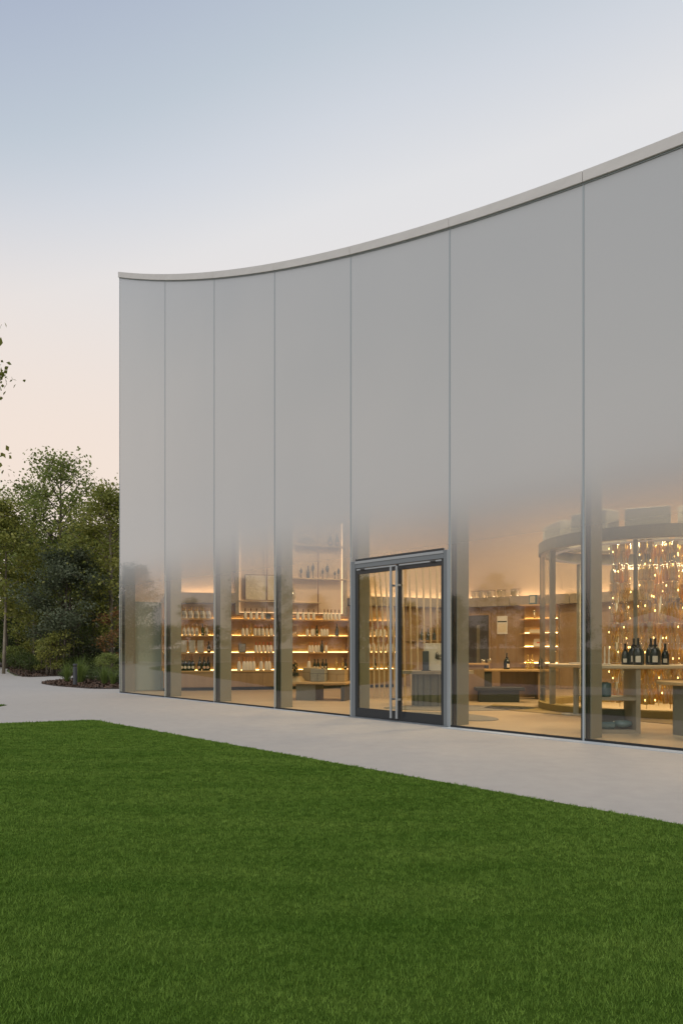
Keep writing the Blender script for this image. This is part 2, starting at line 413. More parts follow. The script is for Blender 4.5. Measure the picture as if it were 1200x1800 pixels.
def inside(poly, X, Y):
    r = np.zeros(len(X), bool); n = len(poly); j = n-1
    for i in range(n):
        xi, yi = poly[i]; xj, yj = poly[j]
        c = ((yi > Y) != (yj > Y)) & (X < (xj-xi)*(Y-yi)/((yj-yi) if yj != yi else 1e-9)+xi)
        r ^= c; j = i
    return r
def np_mesh(name, V, loops_per, mat, rnd):
    nf = len(V)//loops_per
    me = bpy.data.meshes.new(name)
    me.vertices.add(len(V)); me.vertices.foreach_set('co', V.astype(np.float32).ravel())
    me.loops.add(len(V)); me.loops.foreach_set('vertex_index', np.arange(len(V), dtype=np.int32))
    me.polygons.add(nf); me.polygons.foreach_set('loop_start', np.arange(0, len(V), loops_per, dtype=np.int32))
    at_ = me.attributes.new('rnd', 'FLOAT', 'FACE'); at_.data.foreach_set('value', rnd.astype(np.float32))
    me.materials.append(MATS[mat]); me.update(calc_edges=True); return me
def grass(poly, xr, yr, dens_fn, seed, name='grass', hmul=1.0):
    g = np.random.default_rng(seed)
    n = int((xr[1]-xr[0])*(yr[1]-yr[0])*dens_fn(np.array([yr[0]]))[0])
    X = g.uniform(*xr, n); Y = g.uniform(*yr, n)
    keep = inside(poly, X, Y) & (g.random(n) < dens_fn(Y)/dens_fn(np.array([yr[0]]))[0]) & (np.abs(X) < .55*Y+1.3)
    X, Y = X[keep], Y[keep]; n = len(X)
    tid = g.integers(0, max(1, n//9), n); nt_ = max(1, n//9)            # blades gathered in tufts
    TX, TY = X[:nt_], Y[:nt_]; sp = .010*(1+np.maximum(0, TY-3.5)*.20)
    th_ = g.uniform(.55,1.45,nt_); tr_ = np.clip(g.normal(.5,.24,nt_), 0, 1)
    X = TX[tid]+g.normal(0,1,n)*sp[tid]; Y = TY[tid]+g.normal(0,1,n)*sp[tid]
    wv = .5+.5*np.sin(X*3.1+1.3*np.sin(Y*2.3))*np.sin(Y*9.7+np.sin(X*1.9)*2)
    h = g.uniform(.008,.017,n)*(.8+.4*wv)*th_[tid]*hmul; a = g.uniform(0,2*np.pi,n); w = g.uniform(.0013,.0024,n)*(1+np.maximum(0,(Y-3.5))*.24)
    la = g.uniform(0,2*np.pi,n); ln = h*g.uniform(.1,.9,n); shade = np.clip(tr_[tid]+g.normal(0,.16,n), 0, 1)
    dx, dy = np.cos(a)*w, np.sin(a)*w
    V = np.empty((n,3,3)); V[:,0] = np.stack([X-dx,Y-dy,np.full(n,.010)],1); V[:,1] = np.stack([X+dx,Y+dy,np.full(n,.010)],1)
    V[:,2] = np.stack([X+np.cos(la)*ln, Y+np.sin(la)*ln, .012+h],1)
    o = put(name, np_mesh(name, V.reshape(-1,3), 3, 'lawn_blade', shade))
    tag(o, 'short dense green turf of the lawn in front of the glass facade', 'grass'); kind(o, 'stuff'); return o
grass(LAWN, (-7.6,5.5), (1.6,12.2), lambda y: 34000*np.minimum(1,(2.8/y))**1.4, 3)
g2 = grass(LAWN2, (-10,-6.5), (12.5,15.8), lambda y: 1800+0*y, 5); g2['label'] = 'small wedge of turf across the path at the left edge'

# ================================================================== PAVILION
PAV = thing('glass_pavilion', 'curved-roof pavilion with tall fritted glass facade fading from clear to white', 'building', (CX, CY, 0), BA)

def facade_pane(i, z0=.035, zt=None, joint=.012):
    u0, u1 = US(i)+joint, US(i+1)-joint
    n = 6; us = [u0+(u1-u0)*k/n for k in range(n+1)]
    mb = MB(); vs = []
    for u in us: vs += [(u,0,z0),(u,0,roofz(u)+.03)]
    mb.add(vs, [(2*k,2*k+2,2*k+3,2*k+1) for k in range(n)], 0)
    vs = []
    for u in us: vs += [(u,.028,z0),(u,.028,roofz(u)+.03)]
    mb.add(vs, [(2*k,2*k+1,2*k+3,2*k+2) for k in range(n)], 1)
    mb.add([(u0,0,z0),(u1,0,z0),(u1,.028,z0),(u0,.028,z0)], [(0,1,2,3)], 1)
    for u in (u0,u1): mb.add([(u,0,z0),(u,.028,z0),(u,.028,roofz(u)+.03),(u,0,roofz(u)+.03)], [(0,1,2,3)], 1)
    me = bpy.data.meshes.new('glass_pane'); me.from_pydata(mb.v, [], mb.f)
    me.materials.append(MATS['facade_glass']); me.materials.append(MATS['clear_back'])
    me.polygons.foreach_set('material_index', mb.mi); me.update()
    return put('glass_pane', me, PAV)
DOOR = 4
TR = 2.62                          # transom underside of the door panel glass
for i in range(NP): facade_pane(i, .035 if i != DOOR else TR+.07)
# joints, spacers, fins
for i in range(NP+1):
    u = US(i); zt = roofz(u)
    if 0 < i < NP:
        bx(u-.013, u+.013, -.004, .030, .0, zt).build('joint', 'seam_grey', PAV)
        bx(u-.055, u-.016, .032, .060, .0, zt).build('spacer', 'black_metal', PAV)
    if i == 0:
        bx(u-.01, u+.012, -.006, .12, 0, zt).build('corner_profile', 'seam_grey', PAV)
    f = bx(u-.02, u+.02, .062, .135, 0, zt-.1).build('fin_edge', 'black_metal', PAV)
    bx(u-.03, u+.03, .137, .43, 0, zt-.1).build('fin', 'fin_paint', PAV, bevel=.004)
# base gasket and threshold strip
for i in range(NP):
    if i == DOOR: continue
    a, b = US(i)+.013, US(i+1)-.013
    bx(a, b, -.002, .034, 0, .034).build('gasket', 'black_metal', PAV)
    w = .20 if i > DOOR else .09
    bx(US(i)+.002, US(i+1)-.002, -w, -.008, -.02, .006).build('threshold', 'sill_metal', PAV)
# cornice pieces and the shadow gap under them
for i in range(NP):
    u0, u1 = US(i)-(.03 if i == 0 else -.003), US(i+1)-.003
    n = 8; us = [u0+(u1-u0)*k/n for k in range(n+1)]
    A = [(u,-.035) for u in us]; B = [(u,.32) for u in us]
    MB().strip(A, B, [roofz(u)-.005 for u in us], [roofz(u)+.145 for u in us]).build('cornice', 'cornice_white', PAV, bevel=.006)
    A = [(u,-.012) for u in us]; B = [(u,-.004) for u in us]
    MB().strip(A, B, [roofz(u)-.022 for u in us], [roofz(u)-.008 for u in us]).build('cornice_trim', 'seam_grey', PAV)

# walls, roof, floor in the building's own frame
def uvs(P, off=0.0):
    """plan polyline in building coordinates, shifted outwards by off"""
    Q = [Vector(UV(*p)) for p in P]; out = []
    for i, q in enumerate(Q):
        d = (Q[min(i+1,len(Q)-1)]-Q[max(i-1,0)]).normalized(); nrm = Vector((-d.y, d.x))
        out.append((q.x+nrm.x*off, q.y+nrm.y*off))
    return out
WALL = WL + WR[1:]
inner = uvs(WALL); outer = uvs(WALL, .35); mid = uvs(WALL, -.05)
MB().strip(inner, outer, 0, [roofz(max(0,p[0]))-.02 for p in inner]).build('wall', 'plaster', PAV)
out2 = uvs(WALL, .40)
MB().strip(outer, out2, 0, [roofz(max(0,p[0])) for p in inner]).build('outer_wall', 'outer_wall', PAV)
MB().box(UEND-.05, UEND+.3, .05, 10.2, 0, roofz(UEND)-.02).build('end_wall', 'outer_wall', PAV)
# roof follows the same curve
def vback(u):
    P = outer
    if u <= P[0][0]: return max(.4, P[0][1])
    for a, b in zip(P, P[1:]):
        if u <= b[0]: return a[1]+(b[1]-a[1])*(u-a[0])/(b[0]-a[0])
    return P[-1][1]
us = [UEND*k/40 for k in range(41)]
MB().strip([(u,.1) for u in us], [(u,vback(u)+.05) for u in us], [roofz(u)-.01 for u in us], [roofz(u)+.12 for u in us]).build('roof', 'roof', PAV)
fl = [(0,.0)]+[(UEND,.0)]+list(reversed(outer))
kind(MB().poly([W(*p).to_2d() for p in fl], -.1, .012).build('floor', 'interior_floor'), 'structure')

# wood lining below the lit plaster: back wall panels and cornice ledge
def seg(P, a, b, n=1):
    """points along polyline P between arc fractions a and b"""
    L = [0]
    for p, q in zip(P, P[1:]): L.append(L[-1]+math.dist(p, q))
    T = L[-1]; ts = [a+(b-a)*k/n for k in range(n+1)]
    out = []
    for t in ts:
        s = t*T
        for i in range(len(P)-1):
            if s <= L[i+1]+1e-9 or i == len(P)-2:
                f = (s-L[i])/(L[i+1]-L[i]); out.append((P[i][0]+(P[i+1][0]-P[i][0])*f, P[i][1]+(P[i+1][1]-P[i][1])*f)); break
    return out
i0 = uvs(WALL, -.004); i1 = uvs(WALL, -.035); i2 = uvs(WALL, -.26)
npan = 34
for k in range(npan):
    a, b = (k+.012)/npan, (k+1-.012)/npan
    pale = k < 2
    MB().strip(seg(i0,a,b,2), seg(i1,a,b,2), .03, 2.46).build('wall_panel', 'pale_panel' if pale else 'wood', PAV)
def frac(px):
    x = on_wall(px, .0)[0]; T = sum(math.dist(p, q) for p, q in zip(WALL, WALL[1:])); d = 0
    for p, q in zip(WALL, WALL[1:]):
        if x <= q[0]: return (d+math.dist(p, q)*(x-p[0])/(q[0]-p[0]))/T
        d += math.dist(p, q)
f0, f1, f2 = frac(291), frac(412), frac(610)
for a, b in [(f0+.0005, f1)]+[(f2+(1-f2)*k/12+.0003, f2+(1-f2)*(k+1)/12-.0003) for k in range(12)]:
    MB().strip(seg(i0,a,b,3), seg(i2,a,b,3), 2.47, 2.69).build('wall_cornice', 'wood_grey', PAV)
    MB().strip(seg(uvs(WALL,-.245),a,b,3), seg(uvs(WALL,-.262),a,b,3), 2.691, 2.745).build('cornice_lip', 'wood_grey', PAV)
    a, b = a+.004, b-.004
    MB().strip(seg(uvs(WALL,-.14),a,b,3), seg(uvs(WALL,-.17),a,b,3), 2.692, 2.715).build('cove_light', 'led_cove', PAV)

# unseen fill lights for the shop, without fittings, above the frosted band
for k, (u, v, p) in enumerate([(4.5,3.0,46),(7.5,3.2,60),(7.5,7.0,60),(11.5,3.2,60),(11.5,7.2,60),(15.5,3.2,60),(15.5,7.2,50),(19.5,5,40)]):
    la = bpy.data.lights.new('ceiling_fill', 'AREA'); la.shape = 'DISK'; la.size = .7; la.energy = p*2.25; la.color = (1,.71,.40)
    lo = bpy.data.objects.new('ceiling_fill', la); COL.objects.link(lo); lo.location = W(u, v, 5.9)

# ------------------------------------------------------------------ entrance
ua, ub = US(DOOR), US(DOOR+1)
bx(ua+.014, ua+.115, -.012, .10, 0, TR+.07).build('door_jamb', 'aluminium', PAV, bevel=.004)
bx(ub-.115, ub-.045, -.012, .10, 0, TR+.07).build('door_jamb', 'aluminium', PAV, bevel=.004)
bx(ub-.043, ub-.014, -.016, .10, 0, TR+.07).build('jamb_cover', 'aluminium_light', PAV, bevel=.003)
bx(ua+.117, ub-.117, -.010, .10, TR-.055, TR+.02).build('transom', 'aluminium', PAV, bevel=.004)
bx(ua+.117, ub-.117, -.016, .10, TR+.022, TR+.068).build('transom_cap', 'aluminium_light', PAV, bevel=.003)
bx(ua+.117, ub-.117, -.006, .03, TR+.07, TR+.105).build('pane_gasket', 'dark_frame', PAV)
bx(ua+.02, ub-.02, -.06, .12, -.02, .016).build('door_sill', 'aluminium', PAV)
um = (ua+ub)/2+.02
def leaf(u0, u1, hinge_left):
    lf = put('door_leaf', bx(u0, u1, .018, .022, .17, TR-.16).mesh('door_leaf', 'door_glass'), PAV)
    f = .05
    MB().box(u0,u0+f,.004,.05,.02,TR-.062).box(u1-f,u1,.004,.05,.02,TR-.062).box(u0+f,u1-f,.0038,.05,TR-.155,TR-.062).box(u0+f,u1-f,.0038,.05,.02,.17).build('leaf_frame', 'dark_frame', lf)
    hu = u1-.07 if hinge_left else u0+.05
    MB().tube([(hu,-.085,.06),(hu,-.085,TR-.10)], .021, 12).box(hu-.012,hu+.012,-.075,.003,.35,.38).box(hu-.012,hu+.012,-.075,.003,2.2,2.23).build('pull_handle', 'aluminium_light', lf, smooth=False)
    bx(u0+.03, u1-.03, -.012, .003, TR-.09, TR-.066).build('door_closer', 'aluminium_light', lf)
    k = u0+.18 if hinge_left else u1-.2
    bx(k-.05, k+.05, -.018, -.013, TR-.098, TR-.07).build('closer_arm', 'black_metal', lf)
leaf(ua+.122, um-.004, True); leaf(um+.004, ub-.122, False)

# ================================================================== SHOP INTERIOR
# --- bottles
def prof(h, r, lo, hi, nr=.0145):
    k = h/.30; pts = [(r*.97,0),(r,.008),(r,.12),(r*.93,.15),(r*.70,.182),(r*.47,.208),(nr/k*1.1,.232),(nr/k,.27),(nr/k*1.15,.276),(nr/k*1.15,.298),(nr/k*.6,.30)]
    pts = [(a*1.0, z*k) for a, z in pts]
    return [(a, z) for a, z in pts if lo*k-1e-6 <= z <= hi*k+1e-6]
BOT = {}
def bottle_proto(key, h, r, body, foil, label=None, seg_=12):
    nr = .0145*h/.30
    b = MB().lathe(prof(h,r,0,.209,nr), seg_).mesh('bottle', body, True)
    f = MB().lathe([(a*1.02,z) for a, z in prof(h,r,.208,.31,nr)], seg_).mesh('neck_foil', foil, True)
    l = None
    if label:
        k = h/.30; w = label[1]; z0, z1 = label[2]*k, label[3]*k; n = 8; vs = []
        for i in range(n+1):
            a = -math.pi/2 + (i/n-.5)*w
            vs += [(r*1.03*math.cos(a), r*1.03*math.sin(a), z0), (r*1.03*math.cos(a), r*1.03*math.sin(a), z1)]
            if label[4]:   # oval label: shape the edge
                e = math.sqrt(max(0, 1-(2*i/n-1)**2)); zc, zh = (z0+z1)/2, (z1-z0)/2*max(.12, e)
                vs[-2] = (vs[-2][0], vs[-2][1], zc-zh); vs[-1] = (vs[-1][0], vs[-1][1], zc+zh)
        l = MB().add(vs, [(2*i,2*i+2,2*i+3,2*i+1) for i in range(n)]).mesh('label', label[0], True)
    BOT[key] = (b, f, l)
bottle_proto('white_brown', .30, .046, 'white_sleeve', 'foil_brown')
bottle_proto('white_orange', .30, .046, 'white_sleeve', 'foil_orange')
bottle_proto('white_red', .30, .046, 'white_sleeve', 'foil_red')
bottle_proto('white_gold', .31, .048, 'white_sleeve', 'foil_gold', ('box_grey', 1.5, .03, .12, True))
bottle_proto('white_big', .37, .056, 'white_sleeve', 'foil_orange')
bottle_proto('dark', .31, .047, 'bottle_dark', 'foil_black', ('label_cream', 1.5, .045, .10, True))
bottle_proto('dark_rose', .39, .060, 'bottle_dark', 'foil_black', ('label_rose', 1.5, .04, .10, True))
bottle_proto('dark_big', .40, .060, 'bottle_dark', 'foil_brown', ('label_cream', 1.5, .04, .10, True))
bottle_proto('green', .31, .047, 'bottle_green', 'foil_black', ('label_cream', 1.3, .03, .065, True))
bottle_proto('grey', .36, .052, 'bottle_grey', 'foil_black')
bottle_proto('gold', .34, .050, 'gold_glass', 'foil_gold')
bottle_proto('magnum', .375, .074, 'bottle_dark', 'foil_black', ('label_cream', .9, .03, .10, False), 20)
bottle_proto('table_bottle', .30, .052, 'bottle_dark', 'foil_black', ('label_cream', .95, .03, .085, False), 20)
def bottle(key, x, y, z, label, group=None, rz=None):
    b, f, l = BOT[key]
    o = put('bottle', b, None, (x,y,z), rng.uniform(-.3,.3) if rz is None else rz)
    tag(o, label, 'bottle', group); put('neck_foil', f, o)
    if l: put('label', l, o)
    return o

# --- shelving bays along the side wall
ZS = [.565, 1.07, 1.55, 2.02]
def bay(px0, px1, label, levels=(1,2,3), doors=3, glow=True):
    t = thing('shelving_bay', label, 'shelving', (*on_wall((px0+px1)/2, .2), 0))
    ox, oy = t.location.x, t.location.y
    def line(off, a=px0, b=px1, n=6):
        return [(x-ox, y-oy) for x, y in (on_wall(a+(b-a)*k/n, off) for k in range(n+1))]
    MB().strip(line(.04), line(.055), ZS[0], 2.44).build('back_panel', 'wood_light', t)
    MB().strip(line(.056), line(.42), .10, ZS[0]-.045).build('cabinet', 'wood', t)
    MB().strip(line(.056), line(.36), .014, .098).build('plinth', 'black_metal', t)
    MB().strip(line(.056), line(.46), ZS[0]-.043, ZS[0]).build('counter', 'wood_light', t)
    for k in range(doors):
        a = px0+(px1-px0)*(k+.02)/doors; b = px0+(px1-px0)*(k+.98)/doors
        MB().strip(line(.422,a,b,2), line(.44,a,b,2), .12, ZS[0]-.06).build('cabinet_door', 'wood', t)
    for k in levels:
        MB().strip(line(.056), line(.42 if k == 3 else .34), ZS[k]-.035, ZS[k]).build('shelf', 'wood_light', t)
    for k in (0,)+tuple(levels):
        MB().strip(line(.058), line(.075), ZS[k]+.001, ZS[k]+.006).build('led_strip', 'led_warm', t)
    for px in (px0, px1):
        x, y = on_wall(px, .2); MB().box(x-ox-.015, x-ox+.015, y-oy-.15, y-oy+.14, ZS[0]+.001, 2.44).build('side_panel', 'wood', t)
    return t
bay(287, 381, 'wooden shelving bay lined with white bottles, next to the facade corner')
bay(404, 491, 'wooden shelving bay with white bottles below the framed relief panel')
bay(508, 612, 'wooden shelving bay left of the entrance, below the tall lit niche')
bay(628, 704, 'wooden shelving bay seen through the left door leaf')

ORD = ('first','second','third','fourth','fifth','sixth','seventh','eighth','ninth','tenth','eleventh','twelfth','thirteenth','fourteenth','fifteenth','sixteenth')
def row(key, pxs, lvl, off, label, group):
    for i, p in enumerate(sorted(pxs)):
        x, y = on_wall(p, off); bottle(key, x, y, ZS[lvl]+.001, label if len(pxs) == 1 else ORD[i]+' from left: '+label, group)
def lin_px(a, b, n): return [a+(b-a)*k/(n-1) for k in range(n)]
# bay A
row('white_gold', lin_px(326,368,5), 3, .24, 'white bottle with gold neck, top shelf of the corner bay', 'white bottles on the corner bay top shelf')
row('white_gold', lin_px(322,364,5), 3, .14, 'white bottle in the back row, top shelf of the corner bay', 'back row on the corner bay top shelf')
row('white_gold', [324,331,338,346,363], 2, .22, 'white bottle with gold neck, second shelf of the corner bay', 'white bottles on the corner bay second shelf')
row('green', [356.5], 2, .28, 'single green bottle among white bottles near the corner', None)
row('dark', [367], 1, .24, 'single dark bottle beside three tall gift boxes', None)
row('dark_big', [319,326,333,339], 0, .28, 'dark bottle with oval label, left four on the corner counter', 'left dark bottles on the corner counter')
row('dark_rose', [351,359,366], 0, .28, 'dark bottle with rose label, right three on the corner counter', 'right dark bottles on the corner counter')
for k, p in enumerate((323,338,353)):
    x, y = on_wall(p, .22)
    o = MB().box(-.085,.085,-.06,.06,0,.34).build('gift_box', 'box_grey', None, bevel=.006, loc=(x,y,ZS[1]+.001), rot=-.1)
    tag(o, ('leftmost','middle','rightmost')[k]+' of three tall grey gift boxes on the third shelf near the corner', 'gift box', 'tall gift boxes')
    MB().box(-.086,.086,-.061,.061,.27,.275).build('lid_line', 'wood_grey', o)
# bay B
row('white_brown', [431,441,451,461], 3, .34, 'white bottle with brown neck under the framed relief panel', 'white bottles under the relief panel')
row('gold', [404.5], 2, .26, 'golden clear bottle at the left end of the second shelf', None)
row('white_orange', [427,434]+lin_px(448,476,5), 2, .24, 'white bottle with orange neck on the second shelf of the middle bay', 'orange-necked bottles on the second shelf')
row('gold', [441], 2, .26, 'golden bottle between white orange-necked bottles', None)
row('white_orange', lin_px(450,478,4), 2, .15, 'white bottle in the back row, second shelf of the middle bay', 'back row on the middle bay second shelf')
row('white_red', [450,456,463,470,476], 1, .24, 'white bottle with red neck on the third shelf of the middle bay', 'red-necked bottles on the third shelf')
row('dark', [401.5], 0, .30, 'dark bottle alone at the left end of the middle counter', None)
row('white_big', [420,429,434.5,440,446], 0, .27, 'tall white bottle in the left cluster on the middle counter', 'left tall white bottles on the middle counter')
row('white_big', [459,468,473.5], 0, .27, 'tall white bottle in the right cluster on the middle counter', 'right tall white bottles on the middle counter')
x, y = on_wall(425.5, .2)
o = tag(MB().box(-.10,.10,-.012,.012,0,.25).build('picture_frame', 'foil_black', None, loc=(x,y,ZS[1]+.002), rot=(-.12,0,0)), 'small grey framed picture leaning on the third shelf', 'picture')
MB().box(-.085,.085,-.014,-.0125,.015,.235).build('picture', 'photo_grey', o)
x, y = on_wall(471.5, .34)
o = tag(MB().box(-.07,.07,-.06,.06,0,.13).box(-.05,.05,-.045,.045,.13,.145).build('gift_tin', 'bottle_grey', None, loc=(x,y,ZS[3]+.001)), 'small grey tin right of the brown-necked bottles', 'tin')
# bay C
row('white_brown', [523,533,542,551], 3, .34, 'white bottle with brown neck, left four under the niche', 'left white bottles under the niche')
row('white_brown', [570,576,582,589,596], 3, .34, 'white bottle with brown neck, right five under the niche', 'right white bottles under the niche')
row('white_orange', [540,548,551], 2, .2, 'white bottle left of the green bottle beside the entrance', 'white bottles left of the green one')
row('green', [557], 2, .27, 'green bottle on the second shelf beside the entrance', None)
row('white_orange', [565,570,575], 2, .22, 'white bottle right of the green bottle beside the entrance', 'white bottles right of the green one')
row('grey', [592], 2, .26, 'ornate grey bottle at the right end of the second shelf by the entrance', None)
row('white_orange', [544,549,555,560,573], 1, .2, 'white bottle on the short third shelf beside the entrance', 'white bottles on the short shelf')
row('grey', [566], 1, .27, 'grey bottle on the short third shelf beside the entrance', None)
row('white_big', [543], 0, .26, 'single tall white bottle left of the dark ones by the entrance', None)
row('dark', [553,559,567,573], 0, .26, 'dark bottle in the row behind the stone box', 'dark bottles behind the stone box')
row('gold', [591,602], 0, .26, 'golden bottle on the counter just left of the door', 'golden bottles beside the door')
row('dark', [607], 0, .30, 'dark bottle on the counter closest to the door jamb', None)
x, y = on_wall(517, .22)
o = thing('wire_cage', 'brass wire cage display at the left of the second shelf', 'cage', (x,y,ZS[2]+.001))
for a, b in ((-.1,-.08),(.1,-.08),(-.1,.08),(.1,.08)): MB().tube([(a,b,.024),(a,b,.30)], .006, 6).build('post', 'foil_gold', o)
MB().box(-.11,.11,-.09,.09,0,.022).build('base', 'foil_gold', o); MB().box(-.11,.11,-.09,.09,.302,.315).build('lid', 'foil_gold', o)
MB().lathe([(.07,.024),(.075,.06),(.05,.10),(.02,.13)], 14).build('glass_bowl', 'clear_glass', o, True)
# bay D
row('white_orange', lin_px(640,690,8), 2, .22, 'white bottle on the upper shelf behind the slatted screen', 'white bottles behind the slats, upper shelf')
row('white_big', lin_px(640,690,7), 1, .22, 'white bottle on the lower shelf behind the slatted screen', 'white bottles behind the slats, lower shelf')
row('dark', [659,683], 0, .25, 'dark bottle on the counter behind the slatted screen', 'dark bottles behind the slats')

# --- tall lit niches above the bays
def niche(px0, px1, z0, z1, label):
    t = thing('display_niche', label, 'niche', (*on_wall((px0+px1)/2, .0), 0))
    ox, oy = t.location.x, t.location.y
    ax, ay = on_wall(px0, .20); bx_, by_ = on_wall(px1, .20)
    a = Vector((ax-ox, ay-oy, 0)); b = Vector((bx_-ox, by_-oy, 0)); d = (b-a); w = d.length; d.normalize(); nrm = Vector((d.y,-d.x,0))
    M = Matrix(((d.x,-nrm.x,0,a.x),(d.y,-nrm.y,0,a.y),(0,0,1,0),(0,0,0,1)))   # local x along wall, y into wall
    B = lambda *c: MB().box(*c, M=M)
    B(0,w,.10,.12,z0,z1).build('back_panel', 'plaster', t)
    B(-.10,-.001,-.06,.119,z0-.06,z1+.1).build('frame_side', 'wood_grey', t); B(w+.001,w+.10,-.06,.119,z0-.06,z1+.1).build('frame_side', 'wood_grey', t)
    B(.0,w,-.06,.119,z0-.06,z0-.001).build('frame_base', 'wood', t)
    B(.004,.018,.05,.095,z0+.01,z1).build('led_strip', 'led_soft', t); B(w-.018,w-.004,.05,.095,z0+.01,z1).build('led_strip', 'led_soft', t)
    B(.02,w-.02,.075,.095,z0+.004,z0+.018).build('led_strip', 'led_soft', t)
    def shelf(x0, x1, z, led=True):
        B(x0*w,x1*w,-.17,.098,z-.03,z).build('shelf', 'wood_pale', t)
        if led: B(x0*w+.03,x1*w-.03,.08,.096,z+.002,z+.014).build('led_strip', 'led_soft', t)
    def rod(x): B(x*w-.012,x*w+.012,-.135,-.11,z0,z1).build('rod', 'foil_brown', t)
    def P(x, y, z): v = M @ Vector((x*w, y, z)); return (v.x+ox, v.y+oy, z)
    return t, shelf, rod, P
nB, shB, rodB, PB = niche(420, 497, 2.20, 4.9, 'lit wall niche holding the framed relief panel')
shB(.0,1.0,2.54); rodB(.62)
nC, shC, rodC, PC = niche(509, 603, 2.20, 4.9, 'lit wall niche with three shelves just left of the entrance')
shC(-.02,.56,2.52); shC(.02,1.06,3.22); shC(.1,1.0,4.18); rodC(.02); rodC(.5)
p = PB(.5, -.06, 2.545)
th = math.atan2(wall_y(p[0]+.5)-wall_y(p[0]-.5), 1)
o = tag(MB().box(-.47,.47,-.02,.02,0,.74).build('relief_panel', 'foil_brown', None, loc=p, rot=(-.04,0,th)), 'square pale textured relief panel in a thin dark frame', 'artwork')
MB().box(-.45,.45,-.026,-.021,.02,.72).build('relief_sheet', 'art_paper', o)
def item(me_b, key, mat, x, z, lab, cat, y=-.05, smooth=True):
    return tag(me_b.build(key, mat, None, smooth, loc=PC(x,y,z+.001)), lab, cat)
item(MB().lathe([(.05,0),(.05,.012),(.012,.02),(.012,.08),(.06,.10),(.24,.17),(.25,.18),(.235,.178),(.05,.115)], 18), 'glass_bowl', 'clear_glass', .32, 4.18, 'wide footed glass bowl on the top niche shelf', 'bowl')
for x, l in ((.74,'left of two dark bottles on the top niche shelf'),(.87,'right of two dark bottles on the top niche shelf')):
    q = PC(x,-.06,4.181); bottle('dark_rose', *q, l, 'dark bottles on top of the niche')
q = PC(.33,-.05,3.221); bottle('grey', *q, 'slim grey bottle among the candlesticks in the niche', None)
for k, (x, h, s) in enumerate(((.20,.30,1),(.42,.46,1),(.60,.30,.8),(.69,.44,1.2),(.83,.24,.8),(.90,.34,1))):
    item(MB().lathe([(.045*s,0),(.045*s,.01),(.010,.03),(.008,h*.42),(.03*s,h*.52),(.045*s,h*.66),(.035*s,h*.8),(.010,h*.9),(.008,h)], 12), 'candlestick', 'bottle_grey', x, 3.22,
         ('leftmost','second','third','fourth','fifth','rightmost')[k]+' slender grey candlestick on the middle niche shelf', 'candlestick')
item(MB().lathe([(.05,0),(.10,.05),(.13,.16),(.11,.28),(.05,.36),(.03,.42)], 16), 'vase', 'clear_glass', .04, 2.52, 'pale rounded vase at the left end of the short niche shelf', 'vase')

# --- low display table in front of the left bays
tb = at(570, 1231, 16.3); tz = .42
LT = thing('low_table', 'low wooden display table with a dark block base, left of the entrance', 'table', (tb.x-.35, 16.4, .012), BA*.35)
MB().box(-.50,1.0,-.42,.42,tz-.05,tz).build('table_top', 'wood_light', LT, bevel=.008)
MB().box(-.22,.25,-.30,.30,0,tz-.051).build('block_base', 'drum_olive', LT, bevel=.005)
MB().box(.86,.94,-.34,.34,0,tz-.051).build('end_panel', 'dark_drum', LT)
def on_table(x, y): v = LT.matrix_basis @ Vector((x, y, 0)); return v.x, v.y
def crate(x, y, sx, sy, sz, mat, lab, cat='box', lid=None, rz=0):
    wx, wy = on_table(x, y)
    o = tag(MB().box(-sx/2,sx/2,-sy/2,sy/2,0,sz).build('display_box', mat, None, bevel=.005, loc=(wx,wy,tz+.013), rot=BA*.35+rz), lab, cat)
    if lid:
        MB().box(-sx/2-.004,sx/2+.004,-sy/2-.004,sy/2+.004,sz*.62,sz*.64).build('lid_joint', lid, o)
        MB().box(-.004,.004,-sy/2-.005,-sy/2+.002,0.01,sz*.6).build('joint', lid, o)
    return o
crate(.0,.16,.36,.22,.31,'box_wood','pale wooden bottle case behind the bottle rack','case','foil_brown')
crate(.28,-.12,.34,.24,.29,'box_stone','grey stone-textured box at the centre of the low table','box','bottle_grey')
crate(.68,.06,.38,.26,.27,'box_wood','wide wooden case at the right end of the low table','case','foil_brown')
wx, wy = on_table(-.30, -.14)
rk = thing('bottle_rack', 'tilted rack of dark bottles on the left end of the low table', 'rack', (wx,wy,tz+.013), BA*.35)
MB().add([(-.12,-.2,0),(.22,-.2,0),(.22,.14,0),(-.12,.14,0),(-.04,-.08,.11),(.12,-.08,.11),(.12,.12,.11),(-.04,.12,.11)], [(0,3,2,1),(4,5,6,7),(0,1,5,4),(1,2,6,5),(2,3,7,6),(3,0,4,7)]).build('wedge', 'box_wood', rk)
for r_ in range(3):
    for c in range(3):
        b, f, l = BOT['dark']
        o = put('bottle', b, rk, (-.14+c*.10-r_*.04, -.02+r_*.06, .115+r_*.10), (R(62), 0, R(18)))
        put('neck_foil', BOT['gold'][1], o); put('label', l, o)

